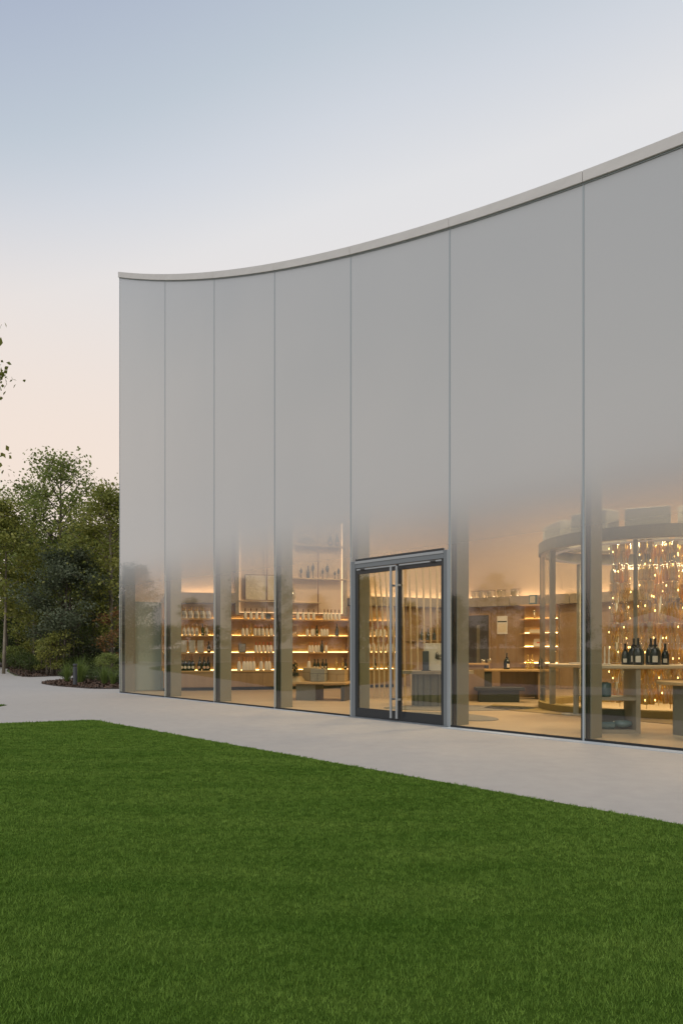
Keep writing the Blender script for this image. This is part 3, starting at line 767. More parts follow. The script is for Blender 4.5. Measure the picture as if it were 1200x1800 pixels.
# --- curved screen of slats behind the entrance
SS = thing('slat_screen', 'curved screen of slender pale wood slats behind the entrance doors', 'screen', (at(700,1225,17.2).x, 17.2, .012))
for k in range(17):
    px = 640 + k*8.9 + (2.6*(k-8) if k > 8 else 0)
    Y = 16.6 + .9*(k/16)**.8
    X = (px-600)/FPX*Y - SS.location.x; lean = -.18*(1-k/16)**1.5
    M = Matrix.Translation((X, Y-17.2, 0))
    mb = MB(); zz = [0,.9,1.8,2.7,3.5]
    A = [Vector((X+lean*(z/3)**2-.018, Y-17.2-.05, z)) for z in zz]
    vs = []
    for p_ in A: vs += [p_, p_+Vector((.036,0,0)), p_+Vector((.036,.10,0)), p_+Vector((0,.10,0))]
    fs = [(0,3,2,1), tuple((len(zz)-1)*4+i for i in range(4))]
    for i in range(len(zz)-1):
        for j in range(4): fs.append((i*4+j, i*4+(j+1) % 4, (i+1)*4+(j+1) % 4, (i+1)*4+j))
    mb.add(vs, fs).build('slat', 'wood_pale', SS)

# --- welcome counter behind the right leaf
wc = at(762, 1243, 14.5)
WC = thing('welcome_counter', 'dark rounded counter with an oval pale top behind the right door leaf', 'counter', (wc.x+.06, 14.6, .012))
def oval(rx, ry, z0, z1, n=28): return MB().poly([(rx*math.cos(2*math.pi*i/n), ry*math.sin(2*math.pi*i/n)) for i in range(n)], z0, z1)
oval(.78,.42,.66,.72).build('counter_top', 'wood_grey', WC)
oval(.50,.30,0,.659).build('drum', 'drum_olive', WC)
for k in range(-4, 5):
    a = -math.pi/2 + k*.30
    MB().box(-.006,.006,-.006,.006,.02,.64, M=Matrix.Translation((.505*math.cos(a), .305*math.sin(a), 0))).build('flute', 'dark_drum', WC)
o = tag(MB().box(-.20,.22,-.14,.14,0,.56).build('display_cube', 'white_paint', None, bevel=.004, loc=(wc.x+.03,14.62,.734)), 'pale display cube with a sprig motif on the counter', 'display')
mb = MB()
for k in range(9):
    a = -.9+k*.28; l = .06+.03*(k % 3); mb.tube([(0,-.143,.26),(l*.5*math.cos(a),-.144,.26+l*.6*math.sin(a)+.02),(l*math.cos(a)*1.6,-.143,.26+l*math.sin(a)+.01)], [.006,.011,.004], 5)
mb.build('sprig_motif', 'dark_drum', o)
o = tag(MB().box(-.065,.065,-.012,.012,0,.40).build('tablet_stand', 'screen_dark', None, bevel=.004, loc=(wc.x-.17,14.43,.734), rot=(-.06,0,0)), 'dark upright tablet screen on the welcome counter', 'screen')
MB().box(-.09,.09,-.05,.05,0,.012).build('foot', 'foil_black', o)
rg = oval(1.5,.62,.0,.008).build('oval_rug', 'rug_grey', None, loc=(wc.x+.45,14.0,.013)); tag(rg, 'grey oval rug under the welcome counter', 'rug')
rg = oval(1.0,.55,.0,.008).build('oval_rug', 'rug_grey', None, loc=W(10.15,1.2,.013), rot=BA); tag(rg, 'grey oval rug just inside the glass right of the door', 'rug')

# --- side shelf on the wall right of the slats
sx_, sy_ = on_wall(748, .18)
sh = thing('wall_shelf', 'long wooden wall shelf with small dark jars seen through the right door leaf', 'shelf', (sx_, sy_, 1.40))
MB().box(-.75,.55,-.14,.05,0,.04).build('board', 'wood', sh); MB().box(-.7,-.66,-.1,.05,-.12,-.001).build('bracket', 'foil_brown', sh); MB().box(.46,.5,-.1,.05,-.12,-.001).build('bracket', 'foil_brown', sh)
for k, p in enumerate((741,752,763)):
    x, y = on_wall(p, .22); bottle('grey', x, y, 1.441, ('left','middle','right')[k]+' of three grey bottles on the wall shelf behind the slats', 'grey bottles on the wall shelf')

# --- back wall: doorway, posters, shelves of gifts
def back_pt(px, off):
    best = None
    for a, b in zip(WR, WR[1:]):
        k = (px-600)/FPX; dx, dy = b[0]-a[0], b[1]-a[1]
        t = (k*a[1]-a[0])/(dx-k*dy)
        if -.01 <= t <= 1.01:
            x, y = a[0]+dx*t, a[1]+dy*t; l = math.hypot(dx, dy); return x-(-dy/l)*off, y-(dx/l)*off, math.atan2(dy, dx)
x, y, az = back_pt(842, .05)
o = thing('inner_doorway', 'dark recessed doorway in the wooden back wall', 'doorway', (x, y, .012), az)
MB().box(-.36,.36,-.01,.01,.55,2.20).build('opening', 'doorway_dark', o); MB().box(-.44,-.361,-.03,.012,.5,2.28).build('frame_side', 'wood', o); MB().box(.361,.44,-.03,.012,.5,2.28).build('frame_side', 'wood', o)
MB().box(-.36,.36,-.03,.012,2.201,2.28).build('frame_head', 'wood', o); MB().box(-.06,.05,-.014,-.0105,.6,1.9).build('dark_panel', 'drum_olive', o)
x, y, az = back_pt(884, .06)
o = tag(MB().box(-.17,.17,-.01,.01,0,.55).build('wall_poster', 'white_paint', None, loc=(x, y, 1.62), rot=az), 'small pale poster on the wooden back wall', 'poster')
MB().box(-.15,.15,-.012,-.0105,.36,.40).build('printed_band', 'bottle_grey', o); MB().box(-.13,.13,-.012,-.0105,.06,.32).build('print_block', 'label_cream', o)
for k, pxx in enumerate((838,850,866,884,908)):
    x, y, az = back_pt(pxx, .12)
    o = tag(MB().lathe([(.11,0),(.13,.02),(.14,.22),(.145,.235),(.13,.235)], 12).build('ledge_lantern', 'clear_glass', None, True, loc=(x,y,2.716)), ('first','second','third','fourth','fifth')[k]+' clear lantern from the left on the back wall ledge', 'lantern', 'lanterns on the ledge')
    MB().lathe([(.146,.236),(.148,.25),(.02,.252)], 12).build('rim', 'wood', o)
x, y, az = back_pt(946, .05)
GS = thing('gift_shelving', 'four wooden shelves of boxed gifts on the back wall by the glass rotunda', 'shelving', (x, y, .012), az)
for z in (.74,1.22,1.62,2.04,2.46): 
    MB().box(-.42,.62,-.34,.0,z-.03,z).build('shelf', 'wood_light', GS); MB().box(-.40,.60,-.02,-.004,z+.002,z+.014).build('led_strip', 'led_warm', GS)
MB().box(-.42,.62,.002,.02,.5,2.5).build('back_panel', 'wood_light', GS)
def gs(px_, off, z): v = GS.matrix_basis @ Vector((px_, off, 0)); return (v.x, v.y, z+.013)
o = tag(MB().box(-.16,.16,-.02,.02,0,.24).build('gift_box', 'label_cream', None, bevel=.004, loc=gs(.10,-.2,1.22), rot=(-.35,0,az)), 'pale gift box with red print tilted on the lowest shelf', 'gift box')
MB().box(-.06,.06,-.022,-.0205,.10,.14).build('print', 'foil_red', o)
o = tag(MB().box(-.16,.16,-.1,.1,0,.10).build('gift_box', 'label_cream', None, bevel=.004, loc=gs(.02,-.2,1.62), rot=az), 'flat pale gift box on the second gift shelf', 'gift box')
MB().box(-.161,.161,-.101,.101,.07,.075).build('lid_line', 'wood', o)
bottle('white_big', *gs(.20,-.18,1.62), 'tall white bottle behind the flat gift box', None)
o = tag(MB().lathe([(.05,0),(.012,.02),(.01,.12),(.05,.16),(.055,.24),(.04,.26)], 12).build('glass_goblet', 'clear_glass', None, True, loc=gs(-.02,-.2,2.04)), 'clear glass goblet on the upper gift shelf', 'goblet')
o = tag(MB().box(-.11,.11,-.09,.09,0,.28).build('gift_tin', 'teal_glass', None, bevel=.01, loc=gs(-.05,-.18,2.46), rot=az), 'teal square tin on the topmost gift shelf', 'tin'); MB().box(-.08,.08,-.092,-.0905,.05,.24).build('panel', 'box_grey', o)
o = tag(MB().box(-.09,.09,-.08,.08,0,.2).build('gift_tin', 'foil_brown', None, bevel=.01, loc=gs(.22,-.18,2.46), rot=az), 'brown tin beside the teal one', 'tin'); MB().box(-.06,.06,-.082,-.0805,.04,.16).build('panel', 'wood', o)

# --- tasting table and dark bench
tp = at(896, 1236, 15.6)
TT = thing('tasting_table', 'long wooden tasting table with bottles in front of the back wall', 'table', (at(890,1178,16.6).x, 16.7, .012), -.10)
MB().box(-.86,.98,-.36,.36,.64,.69).build('table_top', 'wood_light', TT, bevel=.008)
MB().box(-.60,-.35,-.30,.30,0,.639).build('leg_panel', 'dark_drum', TT); MB().box(-.10,.86,.18,.24,.02,.639).build('back_board', 'wood', TT); MB().box(.70,.86,-.30,.17,0,.639).build('leg_panel', 'wood', TT)
def tt(x, y): v = TT.matrix_basis @ Vector((x, y, 0)); return v.x, v.y, .703
bottle('magnum', *tt(.02,-.05), 'large dark bottle with reddish neck on the tasting table', None)
bottle('gold', *tt(.50,-.05), 'left of two golden clear bottles on the tasting table', None); bottle('gold', *tt(.62,.05), 'right of two golden clear bottles on the tasting table', None)
bottle('dark', *tt(.78,-.08), 'dark bottle at the right end of the tasting table', None)
for k, x in enumerate((-.52,-.38)):
    o = thing('tray_stand', ('left','right')[k]+' of two small brass stands on the tasting table', 'stand', tt(x,-.05))
    MB().lathe([(.05,0),(.05,.008),(.008,.012),(.008,.14),(.06,.145),(.06,.15)], 12).build('stand_body', 'foil_gold', o); MB().lathe([(.02,.151),(.05,.18),(.055,.23)], 12).build('cup', 'clear_glass', o, True)
bn = thing('dark_bench', 'low dark upholstered bench in front of the tasting table', 'bench', (at(878,1235,15.5).x, 15.7, .012), -.10)
MB().box(-.50,.56,-.22,.22,.25,.32).build('seat', 'bench_dark', bn, bevel=.01); MB().box(-.42,.44,-.19,.19,0,.249).build('base', 'bench_dark', bn)
pd = thing('wood_podium', 'amber wooden podium beside the slatted screen', 'podium', (at(832,1235,16.2).x, 16.1, .012), -.1)
MB().box(-.28,.20,-.2,.2,0,.80).build('body', 'wood', pd); MB().box(-.30,.30,-.24,.24,.801,.84).build('top', 'wood_light', pd)
rg = MB().poly([W(9.6,3.0).to_2d(), W(16,2.55).to_2d(), W(16,4.2).to_2d(), W(9.2,3.9).to_2d()], .013, .021).build('mustard_rug', 'rug_mustard'); tag(rg, 'long mustard runner rug crossing the shop floor to the rotunda', 'rug')

# --- glass rotunda
RC = Vector((5.95, 13.75, .012)); RR = 2.05
ROT = thing('glass_rotunda', 'round glass display room with a grey ring beam and slim posts', 'display room', RC)
def ringm(r0, r1, z0, z1, n=64): 
    return MB().lathe([(r0,z0),(r1,z0),(r1,z1),(r0,z1),(r0,z0)], n)
def ring(name, r0, r1, z0, z1, mat):
    mb = MB(); n = 64; vs = []
    for i in range(n):
        a = 2*math.pi*i/n; c, s_ = math.cos(a), math.sin(a)
        vs += [(r0*c,r0*s_,z0),(r1*c,r1*s_,z0),(r1*c,r1*s_,z1),(r0*c,r0*s_,z1)]
    fs = []
    for i in range(n):
        j = (i+1) % n
        for k in range(4): fs.append((i*4+k, j*4+k, j*4+(k+1) % 4, i*4+(k+1) % 4))
    return mb.add(vs, fs).build(name, mat, ROT)
ring('plinth', RR-.22, RR+.02, 0, .13, 'rug_mustard')
ring('ring_beam', RR-.12, RR+.02, 3.04, 3.25, 'ring_metal')
ring('light_ring', RR-.30, RR-.20, 3.0, 3.018, 'soffit_glow')
NPOST = 14
for k in range(NPOST):
    a = 2*math.pi*(k+.35)/NPOST
    MB().box(-.03,.03,-.05,.05,.131,3.019, M=Matrix.Translation(((RR-.06)*math.cos(a),(RR-.06)*math.sin(a),0)) @ Matrix.Rotation(a+math.pi/2,4,'Z')).build('post', 'ring_metal', ROT)
    a0, a1 = a+.025, 2*math.pi*(k+1.35)/NPOST-.025
    mb = MB(); vs = []
    for i in range(5):
        t = a0+(a1-a0)*i/4; vs += [((RR-.02)*math.cos(t),(RR-.02)*math.sin(t),.132),((RR-.02)*math.cos(t),(RR-.02)*math.sin(t),3.018)]
    mb.add(vs, [(2*i,2*i+2,2*i+3,2*i+1) for i in range(4)]).build('glass_pane', 'case_glass', ROT)
for k in range(12):
    a = 2*math.pi*k/12+.1; h = .34 if k % 2 else .30
    MB().box(-.36,.36,-.2,.2,3.262,3.262+h, M=Matrix.Translation(((RR-.30)*math.cos(a),(RR-.30)*math.sin(a),0)) @ Matrix.Rotation(a+math.pi/2,4,'Z')).build('roof_box', 'ring_box', ROT, bevel=.01)
la = bpy.data.lights.new('rotunda_fill', 'AREA'); la.shape = 'DISK'; la.size = 1.2; la.energy = 190; la.color = (1,.74,.42)  # unseen fill light added to brighten the hanging bottles
lo = bpy.data.objects.new('rotunda_fill', la); COL.objects.link(lo); lo.location = (RC.x, RC.y, 3.2)
# columns of hanging glass bottles in the rotunda
HB = [MB().lathe(prof(.34,.05,0,.31), 12).mesh('bottle', m, True) for m in ('amber_glass','gold_glass','clear_glass')]
GLINT = MB().lathe([(.003,0),(.0065,.005),(.0065,.026),(.003,.032)], 6).mesh('glint', 'glint_gold', True)  # small emissive pieces standing in for reflected glints on the bottles
for ci, (px, Y, n_) in enumerate(((1089,12.7,6),(1136,12.2,4),(1157,12.9,4),(1178,12.3,4),(1204,12.8,4),(1240,12.5,4))):
    c = thing('bottle_column', ('first','second','third','fourth','fifth','sixth')[ci]+' hanging column of amber glass bottles from the left in the rotunda', 'bottle column', ((px-600)/FPX*Y, Y, .012), 0, 'columns of glass bottles')
    MB().tube([(0,0,.14),(0,0,3.1)], .006, 6).build('cable', 'foil_gold', c)
    rad = .13 if ci == 0 else .085
    for tier in range(8):
        z = .22+tier*.355; flip = tier % 2
        for k in range(n_):
            a = 2*math.pi*(k+.5*flip)/n_ + ci
            m = HB[0] if rng.random() < (.75 if tier < 5 else .3) else HB[1 if rng.random() < .85 else 2]
            put('bottle', m, c, (rad*math.cos(a), rad*math.sin(a), z+(.34 if flip else 0)), (math.pi if flip else 0, 0, 0))
            if rng.random() < .6: put('glint', GLINT, c, ((rad+.052)*math.cos(a), (rad+.052)*math.sin(a), z+rng.choice((.06,.17,.25))))
o = thing('rotunda_shelf', 'round pale shelf with an open book inside the rotunda', 'shelf', at(1012,1172,12.6).to_2d().to_3d())
MB().lathe([(.45,.86),(.47,.88),(.47,.91),(.45,.92)], 28).build('shelf_top', 'wood_pale', o); MB().lathe([(.05,.014),(.05,.859)], 10).build('stem', 'ring_metal', o); MB().lathe([(.25,.012),(.25,.03)], 18).build('foot', 'ring_metal', o)
bk = tag(MB().box(-.16,.0,-.1,.1,0,.02).box(.001,.16,-.1,.1,0,.022).build('open_book', 'white_paint', None, loc=(o.location.x+.02,o.location.y-.15,.921), rot=.2), 'open white book on the rotunda shelf', 'book'); MB().box(-.006,.006,-.1,.1,.0222,.026).build('spine', 'box_grey', bk)

# --- bottle table near the right panel
TB = thing('bottle_table', 'pale wooden table with open box legs carrying six dark bottles', 'table', (at(1130,1294,9.95).x+.22, 10.05, .012), -.06)
MB().box(-.98,1.1,-.30,.30,.895,.95).build('table_top', 'wood_pale', TB, bevel=.012)
MB().box(-.36,-.30,-.26,.26,0,.894).build('leg', 'wood_grey', TB); MB().box(-.93,-.87,-.26,.26,0,.894).build('leg', 'wood_grey', TB)
MB().box(-.869,-.361,-.26,.26,.0,.05).build('bottom_board', 'wood_grey', TB); MB().box(-.869,-.361,-.26,.26,.46,.50).build('shelf', 'wood_grey', TB); MB().box(-.869,-.361,.22,.26,.051,.30).build('back_board', 'drum_olive', TB)
MB().box(.9,.96,-.26,.26,0,.894).build('leg', 'wood_grey', TB)
def tbp(x, y, z=.963): v = TB.matrix_basis @ Vector((x, y, 0)); return v.x, v.y, z
BX = lambda px, y: (px-600)/FPX*y - TB.location.x
for key, px, yo, lab in (('table_bottle',1099.5,.02,'small dark bottle at the left of the bottle table'),('magnum',1114.5,-.02,'large dark bottle, left of the left pair'),('magnum',1123.5,-.16,'large dark bottle, right of the left pair'),
                         ('magnum',1144,-.02,'large dark bottle, left of the right pair'),('magnum',1152.5,-.16,'large dark bottle, right of the right pair'),('table_bottle',1169,-.08,'small dark bottle at the right of the bottle table')):
    x, y, z = tbp(BX(px, 10.05+yo), yo); bottle(key, x, y, z, lab, 'dark bottles on the bottle table', rz=-.42)
for k, px in enumerate((1065,1072.5)):
    x, y, z = tbp(BX(px,10.0), -.04)
    o = tag(MB().lathe([(.03,0),(.03,.012),(.008,.02),(.012,.07),(.008,.10),(.014,.14),(.010,.18),(.004,.26)], 10).build('ivory_spire', 'label_cream', None, True, loc=(x,y,z)), ('left','right')[k]+' of two slim ivory spires at the left end of the bottle table', 'ornament')
x, y, z = tbp(-.62,-.05,.063)
o = tag(MB().lathe([(.02,0),(.10,.02),(.14,.06),(.13,.10),(.06,.12)], 16).build('glass_bowl', 'teal_glass', None, True, loc=(x+.14,y,z)), 'bluish glass bowl on the lowest board of the bottle table', 'bowl')
o = tag(MB().box(-.12,.12,-.12,.12,0,.10).build('folded_cloth', 'teal_glass', None, bevel=.03, loc=(x-.10,y,z)), 'bluish folded bundle beside the glass bowl', 'bundle')
x, y, z = tbp(-.72,-.02,.513)
o = tag(MB().lathe([(.09,0),(.095,.01),(.095,.18),(.07,.2)], 18).build('storage_jar', 'teal_glass', None, True, loc=(x,y,z)), 'teal jar on the middle board of the bottle table', 'jar')
RT = thing('round_table', 'round wooden side table on a faceted drum base at the right edge', 'table', (at(1196,1294,9.7).x+.1, 9.55, .012))
MB().lathe([(.44,.69),(.46,.70),(.46,.735),(.44,.745)], 40).build('table_top', 'wood_light', RT)
MB().lathe([(.27,0),(.27,.689)], 8).build('drum_base', 'drum_olive', RT); MB().lathe([(.275,0),(.275,.02)], 8).build('base_trim', 'wood_pale', RT)

# ================================================================== VEGETATION
def tree_meshes(seed, h, trunk_r, base, rad, nclump, per, leaf_s, leaf, bark, spread=.33, top_airy=.5, stems=1):
    r = random.Random(seed); g = np.random.default_rng(seed)
    mb = MB(); tips = []
    for s_ in range(stems):
        x = y = 0.0; pts = []; rads = []; n = 9
        ox, oy = (r.uniform(-.25,.25)*stems*.3, r.uniform(-.25,.25)*stems*.3) if stems > 1 else (0, 0)
        dx, dy = (r.uniform(-.12,.12)*h*.1*stems, r.uniform(-.12,.12)*h*.1*stems)
        for k in range(n):
            t = k/(n-1); x += r.uniform(-.05,.05)*h*.06; y += r.uniform(-.05,.05)*h*.06
            pts.append(Vector((ox+x+dx*t, oy+y+dy*t, h*.92*t))); rads.append(max(.012, trunk_r*(1-t)**.8+.008))
        mb.tube(pts, rads, 7)
        nl = max(6, int(nclump/stems/3.2))
        for i in range(nl):
            t = base+(1-base)*((i+.5)/nl)**.9*.97
            k = min(n-2, int(t*(n-1))); f = t*(n-1)-k; p0 = pts[k].lerp(pts[k+1], f)
            az = i*2.4+r.uniform(-.5,.5)
            env = max(.16, math.sin(math.pi*min(1, .12+.86*((t-base)/(1-base))**.85))**.7)
            L_ = rad*env*r.uniform(.7,1.12); up = r.uniform(.25,.8)+.5*t
            br = [p0]; q = p0.copy(); d = Vector((math.cos(az), math.sin(az), up*.6)).normalized()
            for m in range(4):
                d = (d+Vector((r.uniform(-.2,.2), r.uniform(-.2,.2), r.uniform(-.05,.22)))).normalized(); q = q+d*L_/4; br.append(q.copy())
            mb.tube(br, [trunk_r*.30*(1-t*.6)*(1-m/5.2)+.004 for m in range(5)], 5)
            tips.append((br[-1], t)); tips.append((br[3].lerp(br[2], r.random()), t))
            for _ in range(2):
                w_ = br[r.choice((2,3))]; e = w_+Vector((r.uniform(-1,1), r.uniform(-1,1), r.uniform(-.2,.8)))*L_*.36
                mb.tube([w_, w_.lerp(e,.5)+Vector((0,0,.05*L_)), e], [trunk_r*.12+.003,.008,.004], 4); tips.append((e, t))
    trunk = mb.mesh('trunk', bark, True)
    C = []; A = []
    for p, t in tips:
        cnt = int(per*r.uniform(.6,1.3)*(1-top_airy*.5*max(0,(t-.6)/.4)))
        s = rad*spread*r.uniform(.55,1.15)
        o = g.normal(0, .5, (cnt,3))*np.array([s,s,s*.62]); C.append(np.array(p)+o); A.append(np.clip(g.normal(r.uniform(.2,.8), .22, cnt), 0, 1))
    C = np.concatenate(C); A = np.concatenate(A); C[:,2] = np.maximum(C[:,2], .08)
    return trunk, np_mesh('crown', leaf_quads(C, leaf_s, g), 4, leaf, A)
def leaf_quads(C, ls, g, updir=.35):
    n = len(C); nr = g.normal(0,1,(n,3)); nr[:,2] = np.abs(nr[:,2])+updir; nr /= np.linalg.norm(nr,axis=1,keepdims=True)
    t = g.normal(0,1,(n,3)); a = np.cross(nr,t); a /= np.linalg.norm(a,axis=1,keepdims=True); b = np.cross(nr,a)
    L_ = (ls*g.uniform(.6,1.25,n))[:,None]; w = L_*.36
    V = np.empty((n,4,3)); V[:,0] = C-a*L_*.5; V[:,1] = C+b*w+a*L_*.05; V[:,2] = C+a*L_*.5-nr*L_*.12; V[:,3] = C-b*w+a*L_*.05
    return V.reshape(-1,3)
TREES = {
 'maple': tree_meshes(11, 12.0, .17, .22, 3.3, 150, 52, .165, 'leaf_green', 'bark', .22, 1.0),
 'yellow': tree_meshes(12, 9.5, .12, .12, 2.5, 120, 95, .145, 'leaf_yellow', 'bark_pale', .32, .5),
 'dark': tree_meshes(13, 11.0, .18, .06, 3.1, 150, 110, .165, 'leaf_dark', 'bark', .36, .3),
 'blue': tree_meshes(14, 5.2, .06, .03, 2.1, 110, 120, .105, 'leaf_blue', 'bark', .30, .4, 3),
 'slim': tree_meshes(15, 9.0, .075, .30, 1.9, 70, 70, .17, 'leaf_yellow', 'bark_pale', .34, .6),
 'wisp': tree_meshes(16, 10.5, .09, .2, 1.7, 60, 26, .15, 'leaf_yellow', 'bark', .30, .9),
}
def tree(key, px, Y, sc, label, rz=0, name='tree', group='trees behind the pavilion', x=None, zs=1.0):
    tr_, cr_ = TREES[key]
    o = thing(name, label, 'tree', ((px-600)/FPX*Y if x is None else x, Y, 0), rz, group)
    o.scale = (sc, sc, sc*zs); put('trunk', tr_, o); put('crown', cr_, o); return o
tree('maple', 108, 37, .99, 'tall airy maple whose open top stands against the pale sky', 1.1)
tree('maple', 60, 40, .92, 'broad green tree just left of the tall airy maple', 3.4)
tree('yellow', 196, 33, .98, 'yellow-green tree right beside the pavilion corner', .4)
tree('wisp', 196, 36, .92, 'thin sparse tree with bare twigs next to the pavilion corner', 2.0)
tree('slim', 6, 33, .95, 'slender yellow-green tree with pale trunk at the left edge', .2)
tree('dark', 30, 43, .85, 'dark dense tree behind the slender pale trunk', 2.2)
tree('dark', 150, 41, .78, 'dark dense tree filling the gap below the tall maple', .9)
tree('dark', 205, 44, .85, 'dark dense tree partly hidden by the pavilion corner', 4.0)
tree('dark', 90, 47, .80, 'dark tree farthest back in the middle of the gap', 5.1)
tree('wisp', 12, 41, .95, 'wispy sparse tree high at the left edge', .5)
tree('blue', 122, 32.2, 1.12, 'grey-green bushy evergreen in front of the tall trees', .3)
tree('yellow', 60, 37, .72, 'small yellowish tree between the slender trunk and the evergreen', 2.6)
tree('yellow', 170, 38, .80, 'yellow-green tree behind the grey-green evergreen', 5.0)
tree('yellow', -152, 41, 2.0, 'tall tree beyond the left edge whose twigs reach into the sky', 2.6, zs=1.5)
shrub_later = []
# trees round the lawn that the glass mirrors
for k in range(19):
    y = -17 + k*3.5; x = -46 - 3*math.sin(k*1.7) + (y-12)*.12
    key = ('dark','maple','dark','yellow','dark')[k % 5]; sc = (.54+.004*max(0,y-5)+.10*math.sin(k*2.3))*(1.1 if key == 'yellow' else 1)
    tree(key, 0, y, sc, 'tree of the belt across the lawn, mirrored in the glass facade', k*1.1, group='mirrored trees across the lawn', x=x)
for k in range(20):
    y = -18.5 + k*3.4; o = shrub_later.append((y, -43 - 2*math.sin(k*1.3) + (y-12)*.12, k))
for k in range(9):
    tree('dark', 0, 62+3*math.sin(k*2), .55, ORD[k]+' from left: distant dark tree closing the wood behind the planting bed', k*1.9, group='distant trees of the wood', x=-36+k*3.1)

# shrubs
SH = {
 'leafy': tree_meshes(21, 1.9, .03, .1, .85, 34, 24, .085, 'leaf_yellow', 'bark', .34, .3, 3),
 'green': tree_meshes(22, 1.2, .02, .1, .75, 30, 40, .07, 'leaf_green', 'bark', .36, .2, 3),
 'rust': tree_meshes(23, 2.6, .03, .1, .8, 34, 26, .10, 'leaf_rust', 'bark', .34, .4, 2),
 'low': tree_meshes(24, .55, .012, .05, .55, 26, 34, .055, 'leaf_dark', 'bark', .38, .1, 3),
 'twig': tree_meshes(25, 2.2, .02, .2, .8, 26, 16, .07, 'leaf_dark', 'bark', .34, .4, 4),
}
def shrub(key, px, Y, sc, label, rz=0, group='shrubs in the planting beds'):
    tr_, cr_ = SH[key]
    o = thing('shrub', label, 'shrub', ((px-600)/FPX*Y, Y, .02), rz, group); o.scale = (sc,)*3
    put('stems', tr_, o); put('foliage', cr_, o); return o
shrub('leafy', 86, 30.2, .85, 'loose yellow-green shrub left of the bollard', 0)
shrub('leafy', 103, 30.6, 1.05, 'taller loose shrub directly behind the bollard', 2)
shrub('leafy', 76, 32, .6, 'small yellow-green shrub left of the loose pair', 4)
shrub('twig', 137, 32, 1.0, 'twiggy bare-stemmed shrub right of the bollard', 1)
shrub('twig', 158, 33, 1.0, 'twiggy shrub between evergreen and rusty bush', 3)
shrub('rust', 190, 31.2, 1.15, 'rusty orange bush beside the pavilion corner', 0)
shrub('green', 187, 29.2, .75, 'fresh green shrub next to the pavilion corner', 0)
shrub('green', 20, 40, 1.0, 'low green hedge plant at the far left of the bed', 1)
for y, x, k in shrub_later:
    o = shrub('green', 0, y, 2.2, 'bush of the clipped hedge across the lawn, mirrored in the glass', k*2.1, 'mirrored hedge bushes'); o.location.x = x
for k in range(10):
    shrub('green', -12+k*26, 49+2*math.sin(k*3), 2.6+.4*math.sin(k*1.9), ORD[k]+' from left: rounded bush in the dark undergrowth below the distant trees', k*1.4, 'undergrowth bushes')
for k, (px, Y, sc) in enumerate(sorted([(8,44,1.6),(26,43,1.5),(44,41,1.5),(36,38,1.2),(56,36,1.3),(70,34,1.2),(88,33,1.1),(60,33,1.0),(112,32,1.1),(130,31.5,1.),(150,31.8,1.1),(165,32.6,1.2),(178,32.4,1.1),(200,33,1.1),(48,40,1.4),(16,42,1.4)])):
    shrub('low', px, Y, sc, ORD[k]+' from left: low dark groundcover shrub at the foot of the tree belt', k*1.3, 'groundcover along the tree belt')
for k, (px, Y, sc) in enumerate(sorted([(112,26,.45),(150,26.4,.6),(160,25,.5),(172,26,.7),(180,24.4,.5),(190,23.8,.6),(200,23,.55),(145,24,.4)])):
    shrub('low', px, Y, sc, ORD[k]+' from left: tiny dark plant on the mulch of the near bed', k*1.7, 'tiny plants in the near bed')
# tuft grasses and upright perennials
def tuft_mesh(seed, n, h, sp, mat):
    g = np.random.default_rng(seed); V = []
    for _ in range(n):
        a = g.uniform(0,6.28); b = g.uniform(0,.10); hh = h*g.uniform(.6,1.05); l = sp*g.uniform(.2,1)*hh
        w = .010; px, py = math.cos(a)*b, math.sin(a)*b; sxv, syv = -math.sin(a)*w, math.cos(a)*w
        m = (px+math.cos(a)*l*.35, py+math.sin(a)*l*.35, hh*.65); t = (px+math.cos(a)*l, py+math.sin(a)*l, hh)
        V += [(px-sxv,py-syv,0),(px+sxv,py+syv,0),(m[0]+sxv*.8,m[1]+syv*.8,m[2]),(m[0]-sxv*.8,m[1]-syv*.8,m[2])]
        V += [(m[0]-sxv*.8,m[1]-syv*.8,m[2]),(m[0]+sxv*.8,m[1]+syv*.8,m[2]),(t[0]+sxv*.1,t[1]+syv*.1,t[2]),(t[0]-sxv*.1,t[1]-syv*.1,t[2])]
    V = np.array(V); return np_mesh('blades', V, 4, mat, g.random(len(V)//4))
TU = tuft_mesh(5, 90, 1.0, .7, 'leaf_grass')
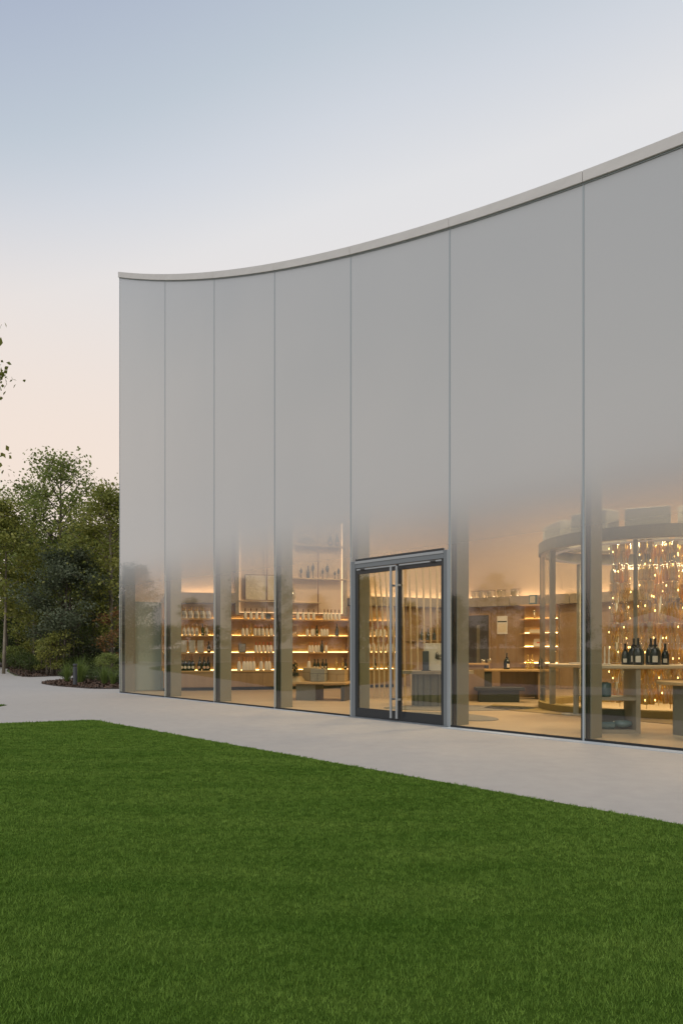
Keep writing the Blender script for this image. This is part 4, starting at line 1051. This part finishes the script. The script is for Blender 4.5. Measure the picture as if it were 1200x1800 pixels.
for px, Y, sc, lab in ((140,23.4,.95,'bright green grass tuft right of the bollard'),(118,24.2,.75,'bright green grass tuft left of the bollard'),(146,25,.7,'small grass tuft behind the bright one'),(184,22.6,.7,'grass tuft near the pavilion corner'),(198,22.2,.55,'short grass tuft touching the pavilion corner')):
    o = tag(put('grass_tuft', TU, None, ((px-600)/FPX*Y, Y, .02), px), lab, 'grass tuft', 'grass tufts in the near bed'); o.scale = (sc,)*3
# bark chips
def chips(poly, n, box_, seed, lab):
    g = np.random.default_rng(seed); X = g.uniform(box_[0],box_[1],n); Y = g.uniform(box_[2],box_[3],n); k = inside(poly, X, Y); X, Y = X[k], Y[k]; n = len(X)
    C = np.stack([X, Y, g.uniform(.03,.07,n)],1)
    o = put('bark_mulch', np_mesh('bark_mulch', leaf_quads(C, .085, g, .8), 4, 'mulch_chip', g.random(n))); tag(o, lab, 'bark mulch'); kind(o, 'stuff')
chips(BED1, 12000, (-10.5,-4.5,20.5,28), 1, 'brown bark mulch covering the near planting bed')
chips(BED2, 16000, (-22,-8,29,46), 2, 'brown bark mulch along the edge of the far planting bed')

# bollard light
bo = at(125.5, 1210, 21.6)
B_ = thing('bollard', 'slim dark grey bollard light standing at the edge of the mulch bed', 'bollard', (bo.x, 21.9, .0))
MB().lathe([(.062,.02),(.062,.60),(.058,.605)], 20).build('post', 'bollard_metal', B_); MB().lathe([(.05,.606),(.05,.66)], 20).build('lens', 'screen_dark', B_); MB().lathe([(.066,.661),(.066,.70),(.06,.706)], 20).build('cap', 'bollard_metal', B_); MB().lathe([(.085,.0),(.085,.02)], 20).build('base_plate', 'bollard_metal', B_)

# white parasol on the terrace opposite, seen as a reflection
pa = thing('parasol', 'open white parasol on the terrace opposite, mirrored in the right pane', 'parasol', (-16.4, 1.6, 0))
MB().tube([(0,0,.02),(0,0,2.5)], .03, 10).build('pole', 'wood_grey', pa); MB().lathe([(1.55,2.02),(1.5,2.08),(.8,2.38),(.05,2.62)], 8).build('canopy', 'canvas_white', pa); MB().lathe([(.3,0),(.3,.06),(.05,.08)], 18).build('base', 'box_grey', pa)
